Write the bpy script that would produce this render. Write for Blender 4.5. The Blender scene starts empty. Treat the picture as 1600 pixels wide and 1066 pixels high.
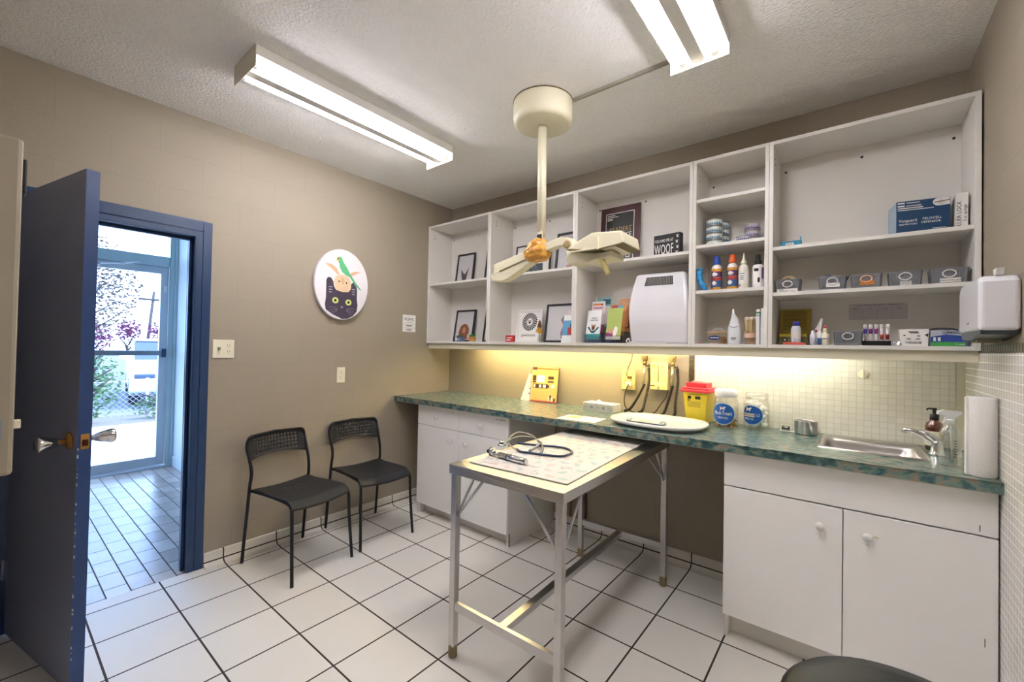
import bpy, bmesh, math, random
from mathutils import Vector, Matrix
random.seed(7)
sc = bpy.context.scene
C = sc.collection
PI = math.pi

# ------------------------------------------------------------ camera
cam_d = bpy.data.cameras.new('camera')
cam = bpy.data.objects.new('camera', cam_d); C.objects.link(cam)
YAW, PITCH, ROLL, FPX = 0.67579, 0.01415, 0.01913, 658.9
fw = Vector((-math.sin(YAW)*math.cos(PITCH), math.cos(YAW)*math.cos(PITCH), math.sin(PITCH)))
rt = Vector((math.cos(YAW), math.sin(YAW), 0)); up = rt.cross(fw)
R_ = math.cos(ROLL)*rt + math.sin(ROLL)*up; U_ = -math.sin(ROLL)*rt + math.cos(ROLL)*up
m = Matrix((R_, U_, -fw)).transposed().to_4x4(); m.translation = Vector((2.9931, -2.7797, 1.3454))
cam.matrix_world = m
cam_d.sensor_width = 36; cam_d.lens = FPX/1600*36; cam_d.clip_start = .02; cam_d.clip_end = 300
sc.camera = cam
# ------------------------------------------------------------ light and exposure
sc.view_settings.view_transform = 'Standard'; sc.view_settings.look = 'None'
sc.view_settings.gamma = 1; sc.view_settings.exposure = 2.08
sc.view_settings.use_curve_mapping = False
sc.cycles.use_denoising = True
sc.cycles.max_bounces = 12; sc.cycles.diffuse_bounces = 9; sc.cycles.transparent_max_bounces = 16
sc.cycles.sample_clamp_indirect = 10
TUBE = 12.0          # fluorescent tube emission
UNDER = 5.5         # under-shelf strip light
SKY = 2.4
world = bpy.data.worlds.new('sky'); sc.world = world; world.use_nodes = True
nt = world.node_tree; bg = nt.nodes['Background']
bg.inputs['Color'].default_value = (0.42, 0.61, 1.0, 1); bg.inputs['Strength'].default_value = SKY
sun_d = bpy.data.lights.new('sun', 'SUN'); sun_d.energy = 2.5; sun_d.angle = .02; sun_d.color = (1, .97, .92)
sun = bpy.data.objects.new('sun', sun_d); C.objects.link(sun); sun.rotation_euler = Vector((.25, .55, .8)).to_track_quat('Z', 'Y').to_euler()
# sampling portal at the entrance door for the sky light
day_d = bpy.data.lights.new('entrance_portal', 'AREA'); day_d.shape = 'RECTANGLE'; day_d.size = 1.6; day_d.size_y = 2.55
day_d.cycles.is_portal = True
day = bpy.data.objects.new('entrance_portal', day_d); C.objects.link(day)
day.location = (-2.86, -2.3, 1.28); day.rotation_euler = Vector((-1, 0, 0)).to_track_quat('Z', 'Y').to_euler()

# ------------------------------------------------------------ materials
def lin(h):
    if isinstance(h, str):
        h = h.lstrip('#'); c = [int(h[i:i+2], 16)/255 for i in (0, 2, 4)]
        return tuple(x/12.92 if x <= .04045 else ((x+.055)/1.055)**2.4 for x in c)
    return h
MATS = {}
def mat(name, col, rough=.5, metal=0, var=.05, scale=6, bump=0, bscale=150, emit=0, coat=0, sub=0, trans=0):
    if name in MATS: return MATS[name]
    m = bpy.data.materials.new(name); m.use_nodes = True; n = m.node_tree.nodes; l = m.node_tree.links
    p = n['Principled BSDF']; c = lin(col)
    tc = n.new('ShaderNodeTexCoord'); no = n.new('ShaderNodeTexNoise'); no.inputs['Scale'].default_value = scale; no.inputs['Detail'].default_value = 4
    l.new(tc.outputs['Object'], no.inputs['Vector'])
    mx = n.new('ShaderNodeMix'); mx.data_type = 'RGBA'
    mx.inputs['A'].default_value = (*[min(1, v*(1-var)) for v in c], 1); mx.inputs['B'].default_value = (*[min(1, v*(1+var)) for v in c], 1)
    l.new(no.outputs['Fac'], mx.inputs['Factor']); l.new(mx.outputs['Result'], p.inputs['Base Color'])
    p.inputs['Roughness'].default_value = rough; p.inputs['Metallic'].default_value = metal
    p.inputs['Coat Weight'].default_value = coat
    if trans: p.inputs['Transmission Weight'].default_value = trans
    if emit:
        p.inputs['Emission Color'].default_value = (*c, 1); p.inputs['Emission Strength'].default_value = emit
    if bump:
        nb = n.new('ShaderNodeTexNoise'); nb.inputs['Scale'].default_value = bscale; nb.inputs['Detail'].default_value = 3
        l.new(tc.outputs['Object'], nb.inputs['Vector'])
        b = n.new('ShaderNodeBump'); b.inputs['Strength'].default_value = bump; b.inputs['Distance'].default_value = .004
        l.new(nb.outputs['Fac'], b.inputs['Height']); l.new(b.outputs['Normal'], p.inputs['Normal'])
    MATS[name] = m; return m
def mat_clear(name, col=(1, 1, 1), gloss=.08, tint=1.0, rough=.03):
    if name in MATS: return MATS[name]
    m = bpy.data.materials.new(name); m.use_nodes = True; n = m.node_tree.nodes; l = m.node_tree.links
    n.remove(n['Principled BSDF']); out = n['Material Output']
    t = n.new('ShaderNodeBsdfTransparent'); t.inputs['Color'].default_value = (*[v*tint for v in col], 1)
    g = n.new('ShaderNodeBsdfGlossy'); g.inputs['Roughness'].default_value = rough
    f = n.new('ShaderNodeLayerWeight'); f.inputs['Blend'].default_value = .25
    no = n.new('ShaderNodeTexNoise'); no.inputs['Scale'].default_value = 3
    ad = n.new('ShaderNodeMath'); ad.operation = 'MULTIPLY_ADD'; ad.inputs[1].default_value = .5; ad.inputs[2].default_value = gloss
    ad2 = n.new('ShaderNodeMath'); ad2.operation = 'MULTIPLY_ADD'; ad2.inputs[1].default_value = .01
    l.new(f.outputs['Facing'], ad.inputs[0]); l.new(no.outputs['Fac'], ad2.inputs[0]); l.new(ad.outputs[0], ad2.inputs[2])
    mx = n.new('ShaderNodeMixShader'); l.new(ad2.outputs[0], mx.inputs[0]); l.new(t.outputs[0], mx.inputs[1]); l.new(g.outputs[0], mx.inputs[2])
    l.new(mx.outputs[0], out.inputs['Surface']); MATS[name] = m; return m
def mat_grid(name, col, mortar, bw, rh, ms, axes='xy', off=(0, 0), offset=0.0, rough=.3, var=.04, bump=.4, smooth=.1, col2=None, noise=3, mrough=.8):
    """tiles laid on a world-aligned grid"""
    m = bpy.data.materials.new(name); m.use_nodes = True; n = m.node_tree.nodes; l = m.node_tree.links; p = n['Principled BSDF']
    ge = n.new('ShaderNodeNewGeometry'); sp = n.new('ShaderNodeSeparateXYZ'); l.new(ge.outputs['Position'], sp.inputs[0])
    cb = n.new('ShaderNodeCombineXYZ')
    for k, a in enumerate(axes):
        ad = n.new('ShaderNodeMath'); ad.operation = 'SUBTRACT'; ad.inputs[1].default_value = off[k] - 40*(bw if k == 0 else rh)
        l.new(sp.outputs['xyz'.index(a)], ad.inputs[0]); l.new(ad.outputs[0], cb.inputs[k])
    br = n.new('ShaderNodeTexBrick'); l.new(cb.outputs[0], br.inputs['Vector'])
    c = lin(col); c2 = lin(col2) if col2 else tuple(v*(1-var*2) for v in c)
    br.inputs['Color1'].default_value = (*c, 1); br.inputs['Color2'].default_value = (*c2, 1); br.inputs['Mortar'].default_value = (*lin(mortar), 1)
    br.inputs['Scale'].default_value = 1; br.inputs['Brick Width'].default_value = bw; br.inputs['Row Height'].default_value = rh
    br.inputs['Mortar Size'].default_value = ms; br.inputs['Mortar Smooth'].default_value = smooth; br.offset = offset; br.squash = 1
    no = n.new('ShaderNodeTexNoise'); no.inputs['Scale'].default_value = noise; no.inputs['Detail'].default_value = 5
    l.new(ge.outputs['Position'], no.inputs['Vector'])
    mx = n.new('ShaderNodeMix'); mx.data_type = 'RGBA'; mx.blend_type = 'MULTIPLY'; mx.inputs['Factor'].default_value = 1
    rp = n.new('ShaderNodeMapRange'); rp.inputs['To Min'].default_value = 1-var; rp.inputs['To Max'].default_value = 1+var
    l.new(no.outputs['Fac'], rp.inputs['Value']); l.new(br.outputs['Color'], mx.inputs['A']); l.new(rp.outputs[0], mx.inputs['B'])
    l.new(mx.outputs['Result'], p.inputs['Base Color'])
    rr = n.new('ShaderNodeMapRange'); rr.inputs['To Min'].default_value = rough; rr.inputs['To Max'].default_value = mrough
    l.new(br.outputs['Fac'], rr.inputs['Value']); l.new(rr.outputs[0], p.inputs['Roughness'])
    iv = n.new('ShaderNodeMath'); iv.operation = 'SUBTRACT'; iv.inputs[0].default_value = 1; l.new(br.outputs['Fac'], iv.inputs[1])
    b = n.new('ShaderNodeBump'); b.inputs['Strength'].default_value = bump; b.inputs['Distance'].default_value = .003
    l.new(iv.outputs[0], b.inputs['Height']); l.new(b.outputs['Normal'], p.inputs['Normal'])
    MATS[name] = m; return m
def mat_block(name, col, axes):
    """painted concrete block: faint courses and a rolled-paint texture"""
    m = mat_grid(name, col, tuple(v*.94 for v in lin(col)), .40, .20, .003, axes, (0, .004), .5, col2=col, rough=.62, var=.05, bump=.28, smooth=.8, noise=2.2, mrough=.62)
    n = m.node_tree.nodes; l = m.node_tree.links; p = n['Principled BSDF']
    nb = n.new('ShaderNodeTexNoise'); nb.inputs['Scale'].default_value = 60; nb.inputs['Detail'].default_value = 4
    ge = n.new('ShaderNodeNewGeometry'); l.new(ge.outputs['Position'], nb.inputs['Vector'])
    b2 = n.new('ShaderNodeBump'); b2.inputs['Strength'].default_value = .18; b2.inputs['Distance'].default_value = .004
    l.new(nb.outputs['Fac'], b2.inputs['Height'])
    old = p.inputs['Normal'].links[0].from_socket; l.new(old, b2.inputs['Normal']); l.new(b2.outputs['Normal'], p.inputs['Normal'])
    return m
def mat_popcorn(name, col):
    m = mat(name, col, .85, var=.03, scale=2); n = m.node_tree.nodes; l = m.node_tree.links; p = n['Principled BSDF']
    ge = n.new('ShaderNodeNewGeometry'); a = n.new('ShaderNodeTexNoise'); a.inputs['Scale'].default_value = 75; a.inputs['Detail'].default_value = 3; a.inputs['Roughness'].default_value = .6
    l.new(ge.outputs['Position'], a.inputs['Vector'])
    cr = n.new('ShaderNodeValToRGB'); cr.color_ramp.elements[0].position = .45; cr.color_ramp.elements[1].position = .7; l.new(a.outputs['Fac'], cr.inputs[0])
    b = n.new('ShaderNodeBump'); b.inputs['Strength'].default_value = .75; b.inputs['Distance'].default_value = .006
    l.new(cr.outputs[0], b.inputs['Height']); l.new(b.outputs['Normal'], p.inputs['Normal']); return m
def mat_laminate(name):
    m = bpy.data.materials.new(name); m.use_nodes = True; n = m.node_tree.nodes; l = m.node_tree.links; p = n['Principled BSDF']
    ge = n.new('ShaderNodeNewGeometry'); mp = n.new('ShaderNodeMapping'); mp.inputs['Scale'].default_value = (24, 46, 36); l.new(ge.outputs['Position'], mp.inputs[0])
    a = n.new('ShaderNodeTexNoise'); a.inputs['Scale'].default_value = 1; a.inputs['Detail'].default_value = 3; a.inputs['Distortion'].default_value = .6
    l.new(mp.outputs[0], a.inputs['Vector'])
    cr = n.new('ShaderNodeValToRGB'); e = cr.color_ramp.elements
    e[0].position = .30; e[0].color = (*lin('#2f4b50'), 1); e[1].position = .72; e[1].color = (*lin('#a08a78'), 1)
    for pos, c in ((.42, '#3f5f60'), (.50, '#587873'), (.56, '#7c8d80'), (.62, '#8b7d70')):
        x = e.new(pos); x.color = (*lin(c), 1)
    l.new(a.outputs['Fac'], cr.inputs[0]); l.new(cr.outputs[0], p.inputs['Base Color']); p.inputs['Roughness'].default_value = .22; p.inputs['Coat Weight'].default_value = .4; p.inputs['Coat Roughness'].default_value = .32
    MATS[name] = m; return m

# ------------------------------------------------------------ mesh helper
class B:
    def __init__(s): s.v = []; s.f = []; s.mi = []; s.sm = []; s.M = Matrix.Identity(4)
    def add(s, vs, fs, mi=0, smooth=False):
        o = len(s.v); s.v += [tuple(s.M @ Vector(p)) for p in vs]
        for f in fs: s.f.append(tuple(i+o for i in f)); s.mi.append(mi); s.sm.append(smooth)
        return s
    def box(s, x0, x1, y0, y1, z0, z1, mi=0):
        return s.add([(x0, y0, z0), (x1, y0, z0), (x1, y1, z0), (x0, y1, z0), (x0, y0, z1), (x1, y0, z1), (x1, y1, z1), (x0, y1, z1)],
                     [(0, 3, 2, 1), (4, 5, 6, 7), (0, 1, 5, 4), (1, 2, 6, 5), (2, 3, 7, 6), (3, 0, 4, 7)], mi)
    def taper(s, x0, x1, y0, y1, z0, z1, k=.9, mi=0, open_top=False):
        """box whose bottom is k times its top"""
        cx, cy, hx, hy = (x0+x1)/2, (y0+y1)/2, (x1-x0)/2, (y1-y0)/2
        f = [(0, 3, 2, 1), (0, 1, 5, 4), (1, 2, 6, 5), (2, 3, 7, 6), (3, 0, 4, 7)] + ([] if open_top else [(4, 5, 6, 7)])
        return s.add([(cx-hx*k, cy-hy*k, z0), (cx+hx*k, cy-hy*k, z0), (cx+hx*k, cy+hy*k, z0), (cx-hx*k, cy+hy*k, z0), (x0, y0, z1), (x1, y0, z1), (x1, y1, z1), (x0, y1, z1)], f, mi)
    def lathe(s, prof, c=(0, 0, 0), n=24, mi=0, smooth=True, caps=True, sx=1, sy=1):
        vs = []; fs = []
        for r, z in prof:
            for k in range(n):
                a = 2*PI*k/n; vs.append((c[0]+r*math.cos(a)*sx, c[1]+r*math.sin(a)*sy, c[2]+z))
        for j in range(len(prof)-1):
            for k in range(n):
                k2 = (k+1) % n; fs.append((j*n+k, j*n+k2, (j+1)*n+k2, (j+1)*n+k))
        s.add(vs, fs, mi, smooth)
        if caps:
            o = len(prof)-1
            s.add(vs[:n], [tuple(reversed(range(n)))], mi); s.add(vs[o*n:], [tuple(range(n))], mi)
        return s
    def cyl(s, p0, p1, r0, r1=None, n=12, mi=0, smooth=True):
        r1 = r0 if r1 is None else r1; p0, p1 = Vector(p0), Vector(p1); d = (p1-p0)
        q = d.to_track_quat('Z', 'Y').to_matrix(); vs = []
        for p, r in ((p0, r0), (p1, r1)):
            for k in range(n):
                a = 2*PI*k/n; vs.append(tuple(p + q @ Vector((r*math.cos(a), r*math.sin(a), 0))))
        s.add(vs, [(k, (k+1) % n, n+(k+1) % n, n+k) for k in range(n)], mi, smooth)
        s.add(vs, [tuple(reversed(range(n))), tuple(range(n, 2*n))], mi); return s
    def tube(s, pts, r, n=8, mi=0, closed=False, rr=None):
        P = [Vector(p) for p in pts]; N = len(P); vs = []; nrm = None
        for i in range(N):
            t = (P[(i+1) % N] - P[i-1]) if (closed or 0 < i < N-1) else (P[1]-P[0] if i == 0 else P[-1]-P[-2])
            t.normalize()
            if nrm is None:
                a = Vector((0, 0, 1)) if abs(t.z) < .9 else Vector((1, 0, 0)); nrm = (a - t*a.dot(t)).normalized()
            else:
                nrm = (nrm - t*nrm.dot(t)); nrm = nrm.normalized() if nrm.length > 1e-6 else t.orthogonal().normalized()
            b = t.cross(nrm); ri = rr[i] if rr else r
            for k in range(n):
                a = 2*PI*k/n; vs.append(tuple(P[i] + (nrm*math.cos(a) + b*math.sin(a))*ri))
        fs = []
        for i in range(N if closed else N-1):
            j = (i+1) % N
            for k in range(n): fs.append((i*n+k, i*n+(k+1) % n, j*n+(k+1) % n, j*n+k))
        s.add(vs, fs, mi, True)
        if not closed: s.add(vs, [tuple(reversed(range(n))), tuple(range((N-1)*n, N*n))], mi)
        return s
    def prism(s, poly, a0, a1, axis='y', mi=0):
        """poly in the plane across `axis` (xz for y, xy for z, yz for x), extruded a0..a1"""
        def P(u, w, a): return {'y': (u, a, w), 'z': (u, w, a), 'x': (a, u, w)}[axis]
        n = len(poly); vs = [P(u, w, a0) for u, w in poly] + [P(u, w, a1) for u, w in poly]
        return s.add(vs, [tuple(range(n)), tuple(reversed(range(n, 2*n)))] + [(i, n+i, n+(i+1) % n, (i+1) % n) for i in range(n)], mi)
    def ball(s, c, r, mi=0, n=12, sx=1, sy=1, sz=1):
        pr = [(max(r*math.sin(PI*k/8), 1e-5), -r*math.cos(PI*k/8)*sz) for k in range(9)]
        return s.lathe(pr, c, n, mi, True, False, sx, sy)
    def build(s, name, mats, parent=None, bevel=0, seg=2, sub=0, loc=None, rot=None, autosmooth=False, props=None):
        me = bpy.data.meshes.new(name); me.from_pydata(s.v, [], s.f)
        if not isinstance(mats, (list, tuple)): mats = [mats]
        for m_ in mats: me.materials.append(m_)
        me.polygons.foreach_set('material_index', [min(i, len(mats)-1) for i in s.mi]); me.polygons.foreach_set('use_smooth', s.sm)
        bm = bmesh.new(); bm.from_mesh(me); bmesh.ops.remove_doubles(bm, verts=bm.verts, dist=1e-6)
        bmesh.ops.recalc_face_normals(bm, faces=bm.faces); bm.to_mesh(me); bm.free(); me.update()
        o = bpy.data.objects.new(name, me); C.objects.link(o)
        if parent: o.parent = parent
        if loc: o.location = loc
        if rot: o.rotation_euler = rot
        if bevel:
            b = o.modifiers.new('bevel', 'BEVEL'); b.width = bevel; b.segments = seg; b.limit_method = 'ANGLE'; b.angle_limit = math.radians(40); b.harden_normals = False
        if sub:
            q = o.modifiers.new('sub', 'SUBSURF'); q.levels = sub; q.render_levels = sub
        return o
def tag(o, label, cat, group=None, kind=None):
    if label: o['label'] = label
    if cat: o['category'] = cat
    if group: o['group'] = group
    if kind: o['kind'] = kind
    return o
def thing(name, label, cat, loc=(0, 0, 0), rz=0, group=None, kind=None, rot=None):
    o = bpy.data.objects.new(name, None); C.objects.link(o); o.empty_display_size = .05
    o.location = loc; o.rotation_euler = rot if rot else (0, 0, rz); return tag(o, label, cat, group, kind)
def copy_tree(o, parent=None):
    c = o.copy(); C.objects.link(c)
    if parent: c.parent = parent
    for ch in list(o.children): copy_tree(ch, c)
    return c
def letters(name, rows, m_, parent, rot=(PI/2, 0, 0), ext=.0004, align='CENTER'):
    """rows: (text, size, x, y, z) – real lettering standing on a face; y is the face's depth"""
    vs, fs = [], []
    for r in rows:
        txt, size, x, y, z = r[:5]; wx = r[5] if len(r) > 5 else 1; fit = r[6] if len(r) > 6 else 0
        cu = bpy.data.curves.new('t', 'FONT'); cu.body = txt; cu.size = size; cu.align_x = align; cu.extrude = ext; cu.resolution_u = 2
        t = bpy.data.objects.new('t', cu); C.objects.link(t)
        me = bpy.data.meshes.new_from_object(t, depsgraph=bpy.context.evaluated_depsgraph_get())
        if fit: wx = fit/max(v.co.x for v in me.vertices)/2 if align == 'CENTER' else wx
        M = Matrix.Translation((x, y, z)) @ Matrix.Rotation(rot[2], 4, 'Z') @ Matrix.Rotation(rot[0], 4, 'X') @ Matrix.Diagonal((wx, 1, 1, 1))
        o = len(vs); vs += [tuple(M @ v.co) for v in me.vertices]; fs += [tuple(i+o for i in p.vertices) for p in me.polygons]
        bpy.data.objects.remove(t); bpy.data.curves.remove(cu); bpy.data.meshes.remove(me)
    me = bpy.data.meshes.new(name); me.from_pydata(vs, [], fs); me.materials.append(m_)
    o = bpy.data.objects.new(name, me); C.objects.link(o); o.parent = parent; return o
def ell(cx, cy, rx, ry, n=20, a0=0, a1=2*PI):
    full = abs(a1-a0-2*PI) < 1e-6; N = n if full else n+1
    return [(cx+rx*math.cos(a0+(a1-a0)*k/n), cy+ry*math.sin(a0+(a1-a0)*k/n)) for k in range(N)]
def rrect(x0, x1, y0, y1, r, n=4):
    out = []
    for cx, cy, a in ((x1-r, y1-r, 0), (x0+r, y1-r, PI/2), (x0+r, y0+r, PI), (x1-r, y0+r, 3*PI/2)):
        for k in range(n+1): out.append((cx+r*math.cos(a+PI/2*k/n), cy+r*math.sin(a+PI/2*k/n)))
    return out

# shared materials
WHITE = mat('white_melamine', '#dfdcd6', .42, var=.02)
WHITE_EDGE = mat('cream_edge_band', '#d8d0b8', .5)
DOORW = mat('white_cabinet_front', '#f4f3f0', .35, var=.015)
BLACK = mat('black_plastic', '#17181b', .45)
DARK = mat('black_print', '#1b1b1d', .6)
PAPER = mat('white_paper', '#e9e7e2', .8, var=.02)
WPL = mat('white_plastic', '#e4e2e0', .35, var=.015)
CREAM = mat('aged_cream_plastic', '#dfd8bc', .4, var=.04)
CREAM2 = mat('yellowed_plastic', '#d8c98a', .45, var=.06)
STEEL = mat('brushed_stainless', '#c6c3c2', .28, 1, var=.08, scale=30)
CHROME = mat('chrome', '#d6d8da', .08, 1)
BRASS = mat('worn_brass', '#b98a4c', .28, 1, var=.15)
GREY = mat('grey_print', '#8d8b8a', .7)
ALM = mat('almond_plastic', '#e6dfc6', .45)
# ------------------------------------------------------------ the room
W, H, YF = 3.41, 2.656, -3.0
LWALL = mat_block('painted_block_left', '#9e9381', 'yz'); BWALL = mat_block('painted_block_back', '#9e9381', 'xz')
S = dict(kind='structure')
def st(o, label=None, cat=None):
    o['kind'] = 'structure'
    if label: o['label'] = label; o['category'] = cat or 'wall'
    return o
st(B().box(0, W+.15, YF-.15, .15, -.12, 0).build('floor', mat_grid('floor_tile', '#e4e1da', '#3a2b22', .305, .305, .0042, 'xy', (.0985, -1.841), rough=.48, var=.03, bump=.6, noise=1.5)), 'white square floor tiles with dark brown grout', 'floor')
st(B().box(-.14, W+.15, YF-.15, .15, H, H+.12).build('ceiling', mat_popcorn('textured_ceiling', '#f7f6f3')), 'off-white stippled ceiling', 'ceiling')
D0, D1, DH = -2.73, -1.99, 1.99
w = B(); w.box(-.14, 0, D1, .0, 0, H); w.box(-.14, 0, YF, D0, 0, H); w.box(-.14, 0, D0, D1, DH, H)
st(w.build('wall_left', LWALL), 'taupe painted block wall with the open doorway')
st(B().box(-.14, W+.15, 0, .15, 0, H).build('wall_back', BWALL), 'taupe painted block wall behind the long worktop')
st(B().box(W, W+.15, YF, 0, 0, H).build('wall_right', LWALL), 'taupe painted wall at the right side')
st(B().box(-.14, W+.15, YF-.15, YF, 0, H).build('wall_front', BWALL), 'taupe painted wall behind the photographer')
# cove base tiles along the left and back walls
cove = [(.0, .0), (.0, .083), (.006, .083), (.010, .078), (.011, .035), (.014, .022), (.020, .013), (.030, .0065), (.045, .003), (.072, .0025), (.072, 0)]
COVE_L = mat_grid('cove_tile_left', '#ddd8cc', '#3a2b22', .305, .2, .004, 'yz', (-1.841, .027), rough=.25, var=.03)
COVE_B = mat_grid('cove_tile_back', '#ddd8cc', '#3a2b22', .305, .2, .004, 'xz', (.0985, .027), rough=.25, var=.03)
b = B(); n = len(cove)
vs = [(d, y, z) for y in (D1+.048, 0) for d, z in cove]
b.add(vs, [tuple(range(n)), tuple(range(n, 2*n))] + [(i, (i+1) % n, n+(i+1) % n, n+i) for i in range(n)])
st(b.build('baseboard_left', COVE_L), 'coved tile base along the left wall', 'baseboard')
b = B(); vs = [(x, -d, z) for x in (1.22, 2.53) for d, z in cove]
b.add(vs, [tuple(range(n)), tuple(range(n, 2*n))] + [(i, (i+1) % n, n+(i+1) % n, n+i) for i in range(n)])
st(b.build('baseboard_back', COVE_B), 'coved tile base under the worktop', 'baseboard')
# mosaic tiles: back wall above worktop, right wall
MB = mat_grid('mosaic_back', '#e6e4d8', '#cfcab6', .03, .03, .0016, 'xz', (2.24, .92), rough=.22, var=.04, bump=.5)
MR = mat_grid('mosaic_right', '#dedcd6', '#f0efe9', .03, .03, .0016, 'yz', (-3.0, .0), rough=.22, var=.04, bump=.5)
MD = mat('dark_olive_tile', '#4b4431', .3, var=.15, scale=30)
st(B().box(3.371, 3.402, -.006, 0, .918, 1.34).build('trim_6', mat('cream_caulk_strip', '#dcd8c4', .6)), 'plain cream strip between the two mosaic walls', 'wall trim')
st(B().box(2.24, 3.370, -.008, 0, .918, 1.34).build('trim_1', MB), 'small white mosaic tiles on the back wall above the sink', 'wall tiles')
b = B()
for k in range(14):
    z = .93+k*.03; b.box(2.203, 2.231, -.008, 0, z+.0015, z+.0285)
st(b.build('trim_2', MD, bevel=.001, seg=1), 'column of small dark tiles edging the mosaic', 'wall tiles')
st(B().box(W-.008, W, YF, 0, 0, 1.357).build('trim_3', MR), 'white mosaic tiles on the lower right wall', 'wall tiles')
b = B()
for k in range(98):
    y = YF+k*.03; b.box(W-.008, W, y+.0015, y+.0285, 1.359, 1.388)
st(b.build('trim_4', MD, bevel=.001, seg=1), 'row of dark tiles capping the right wall mosaic', 'wall tiles')
# ------------------------------------------------------------ doorway, door frame
NAVY = mat('navy_gloss_paint', '#1e3a60', .32, var=.12, scale=3)
b = B()
for y0, y1, s_ in ((D1-.035, D1+.06, 1), (D0-.06, D0+.035, -1)):
    pass
b.box(-.15, .012, D1-.036, D1+.0, 0, DH); b.box(-.15, .012, D0, D0+.036, 0, DH); b.box(-.15, .012, D0+.036, D1-.036, DH-.036, DH)      # jambs and head
b.box(0, .014, D1-.0, D1+.044, 0, DH+.06); b.box(0, .014, D0-.058, D0, 0, DH+.06); b.box(0, .014, D0, D1, DH, DH+.06)           # flat casing
b.box(-.075, -.045, D1-.052, D1-.036, 0, DH-.036); b.box(-.075, -.045, D0+.036, D0+.052, 0, DH-.036); b.box(-.075, -.045, D0+.052, D1-.052, DH-.052, DH-.036)  # stops
fr = st(b.build('trim_5', NAVY, bevel=.003), 'dark blue painted steel frame around the doorway', 'door frame')
# open door leaf
dl = thing('door_1', 'dark blue wooden door standing open into the room', 'door', (.02, -2.70, 0), math.radians(12), kind='structure')
LW_, LT = .70, .042
b = B(); b.box(0, LW_, 0, LT, .012, 2.0)
DNAVY = mat('dark_slate_blue_paint', '#7c86a8', .42, var=.10, scale=2)
b.build('leaf', DNAVY, dl, bevel=.002)
b = B(); b.box(LW_, LW_+.002, .001, LT-.001, .014, 1.998)
b.build('edge_band', mat('blue_edge_glare', '#254278', .35, var=.15, scale=9), dl)  # blue daylight glare on the door edge, put into its colour
b = B()
random.seed(3)
for k in range(26):
    z = random.uniform(.12, .95); b.box(LW_-.001, LW_+.003, .001, .001+random.uniform(.001, .004), z, z+random.uniform(.002, .012))
b.build('chip_marks', mat('bare_primer', '#b9c2cf', .8), dl)['kind'] = 'stuff'
for s_ in (-1, 1):
    y0 = 0 if s_ < 0 else LT; x = LW_-.065; z = .95
    k_ = B(); k_.M = Matrix.Translation((x, y0, z)) @ Matrix.Rotation(PI/2*(1 if s_ < 0 else -1), 4, 'X')
    k_.lathe([(.033, 0), (.033, .004), (.026, .009), (.013, .011)], n=24, mi=1)
    k_.lathe([(.011, .008), (.011, .026), (.014, .030), (.020, .045), (.028, .075), (.030, .085), (.027, .090), (.001, .091)], n=24, mi=0)
    k_.build('door_knob', [CHROME, BRASS], dl)
b = B(); b.box(LW_+.001, LW_+.004, .009, .034, .922, .980); b.lathe([(.008, 0), (.008, .004)], (LW_, .0215, .955), mi=1)
b.box(LW_+.004, LW_+.010, .014, .029, .935, .955, 1)
b.build('latch_plate', [BRASS, mat('dark_latch', '#4a2a22', .4, .8)], dl)
for z in (.25, 1.72):
    h_ = B(); h_.cyl((-.004, -.006, z), (-.004, -.006, z+.09), .006); h_.box(0, .035, -.002, 0, z, z+.09)
    h_.build('hinge', DNAVY, dl)
# ------------------------------------------------------------ vestibule
VX = -2.78; VY1, VY0 = -1.49, -3.15; VH = 2.66
BRICKF = mat_grid('vestibule_paver', '#b9aca2', '#40382f', .20, .098, .0032, 'xy', (-.01, -2.359), .5, rough=.25, var=.14, bump=.5, col2='#98897f', noise=9)
st(B().box(VX-.05, 0, VY0, VY1, -.12, 0).build('floor_vestibule', BRICKF), 'glazed brick pavers on the vestibule floor', 'floor')
PALE = mat('pale_blue_white_wall', '#cdd6d8', .6, var=.03)
st(B().box(VX, -.14, VY1, VY1+.12, 0, VH).build('wall_vestibule_right', PALE), 'white wall of the vestibule seen through the doorway')
st(B().box(VX, -.14, VY0-.12, VY0, 0, VH).build('wall_vestibule_left', PALE))
st(B().box(VX-.05, -.14, VY0-.12, VY1+.12, VH, VH+.1).build('ceiling_vestibule', PALE))
st(B().box(VX+.1, -.14, VY1-.012, VY1, 0, .11).build('baseboard_vestibule', PALE, bevel=.003))
ALU = mat('teal_grey_aluminium', '#bccdd0', .45, .35, var=.05); ALU2 = mat('silver_aluminium', '#c6cbd0', .4, .5, var=.05)
fr = thing('door_2', 'glazed aluminium entrance door at the far end of the vestibule', 'door', (VX, 0, 0), kind='structure')
b = B(); b.box(-.05, .06, -1.555, -1.49, 0, VH); b.box(-.03, .085, -1.515, -1.49, 0, VH); b.box(-.05, .06, VY0, -3.10, 0, VH)
b.box(-.05, .06, -3.10, -1.555, 2.545, VH); b.box(-.05, .05, -3.10, -1.555, 2.13, 2.24); b.box(-.05, .05, -2.56, -2.50, 0, 2.545)
b.build('frame', ALU, fr, bevel=.003)
b = B(); x0, x1 = -.02, .03
b.box(x0, x1, -1.625, -1.56, .02, 2.125); b.box(x0, x1, -2.495, -2.43, .02, 2.125); b.box(x0, x1, -2.43, -1.625, .02, .11); b.box(x0, x1, -2.43, -1.625, 2.055, 2.125)
b.build('door_stile', ALU2, fr, bevel=.003)
GLASS = mat_clear('clear_glass', (.93, .97, 1), .03)
for (y0, y1, z0, z1) in ((-2.43, -1.625, .11, 2.055), (-2.50, -1.555, 2.24, 2.545), (-3.10, -2.56, 0.02, 2.13), (-3.10, -2.56, 2.24, 2.545)):
    B().box(-.002, .004, y0, y1, z0, z1).build('pane', GLASS, fr)
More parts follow.
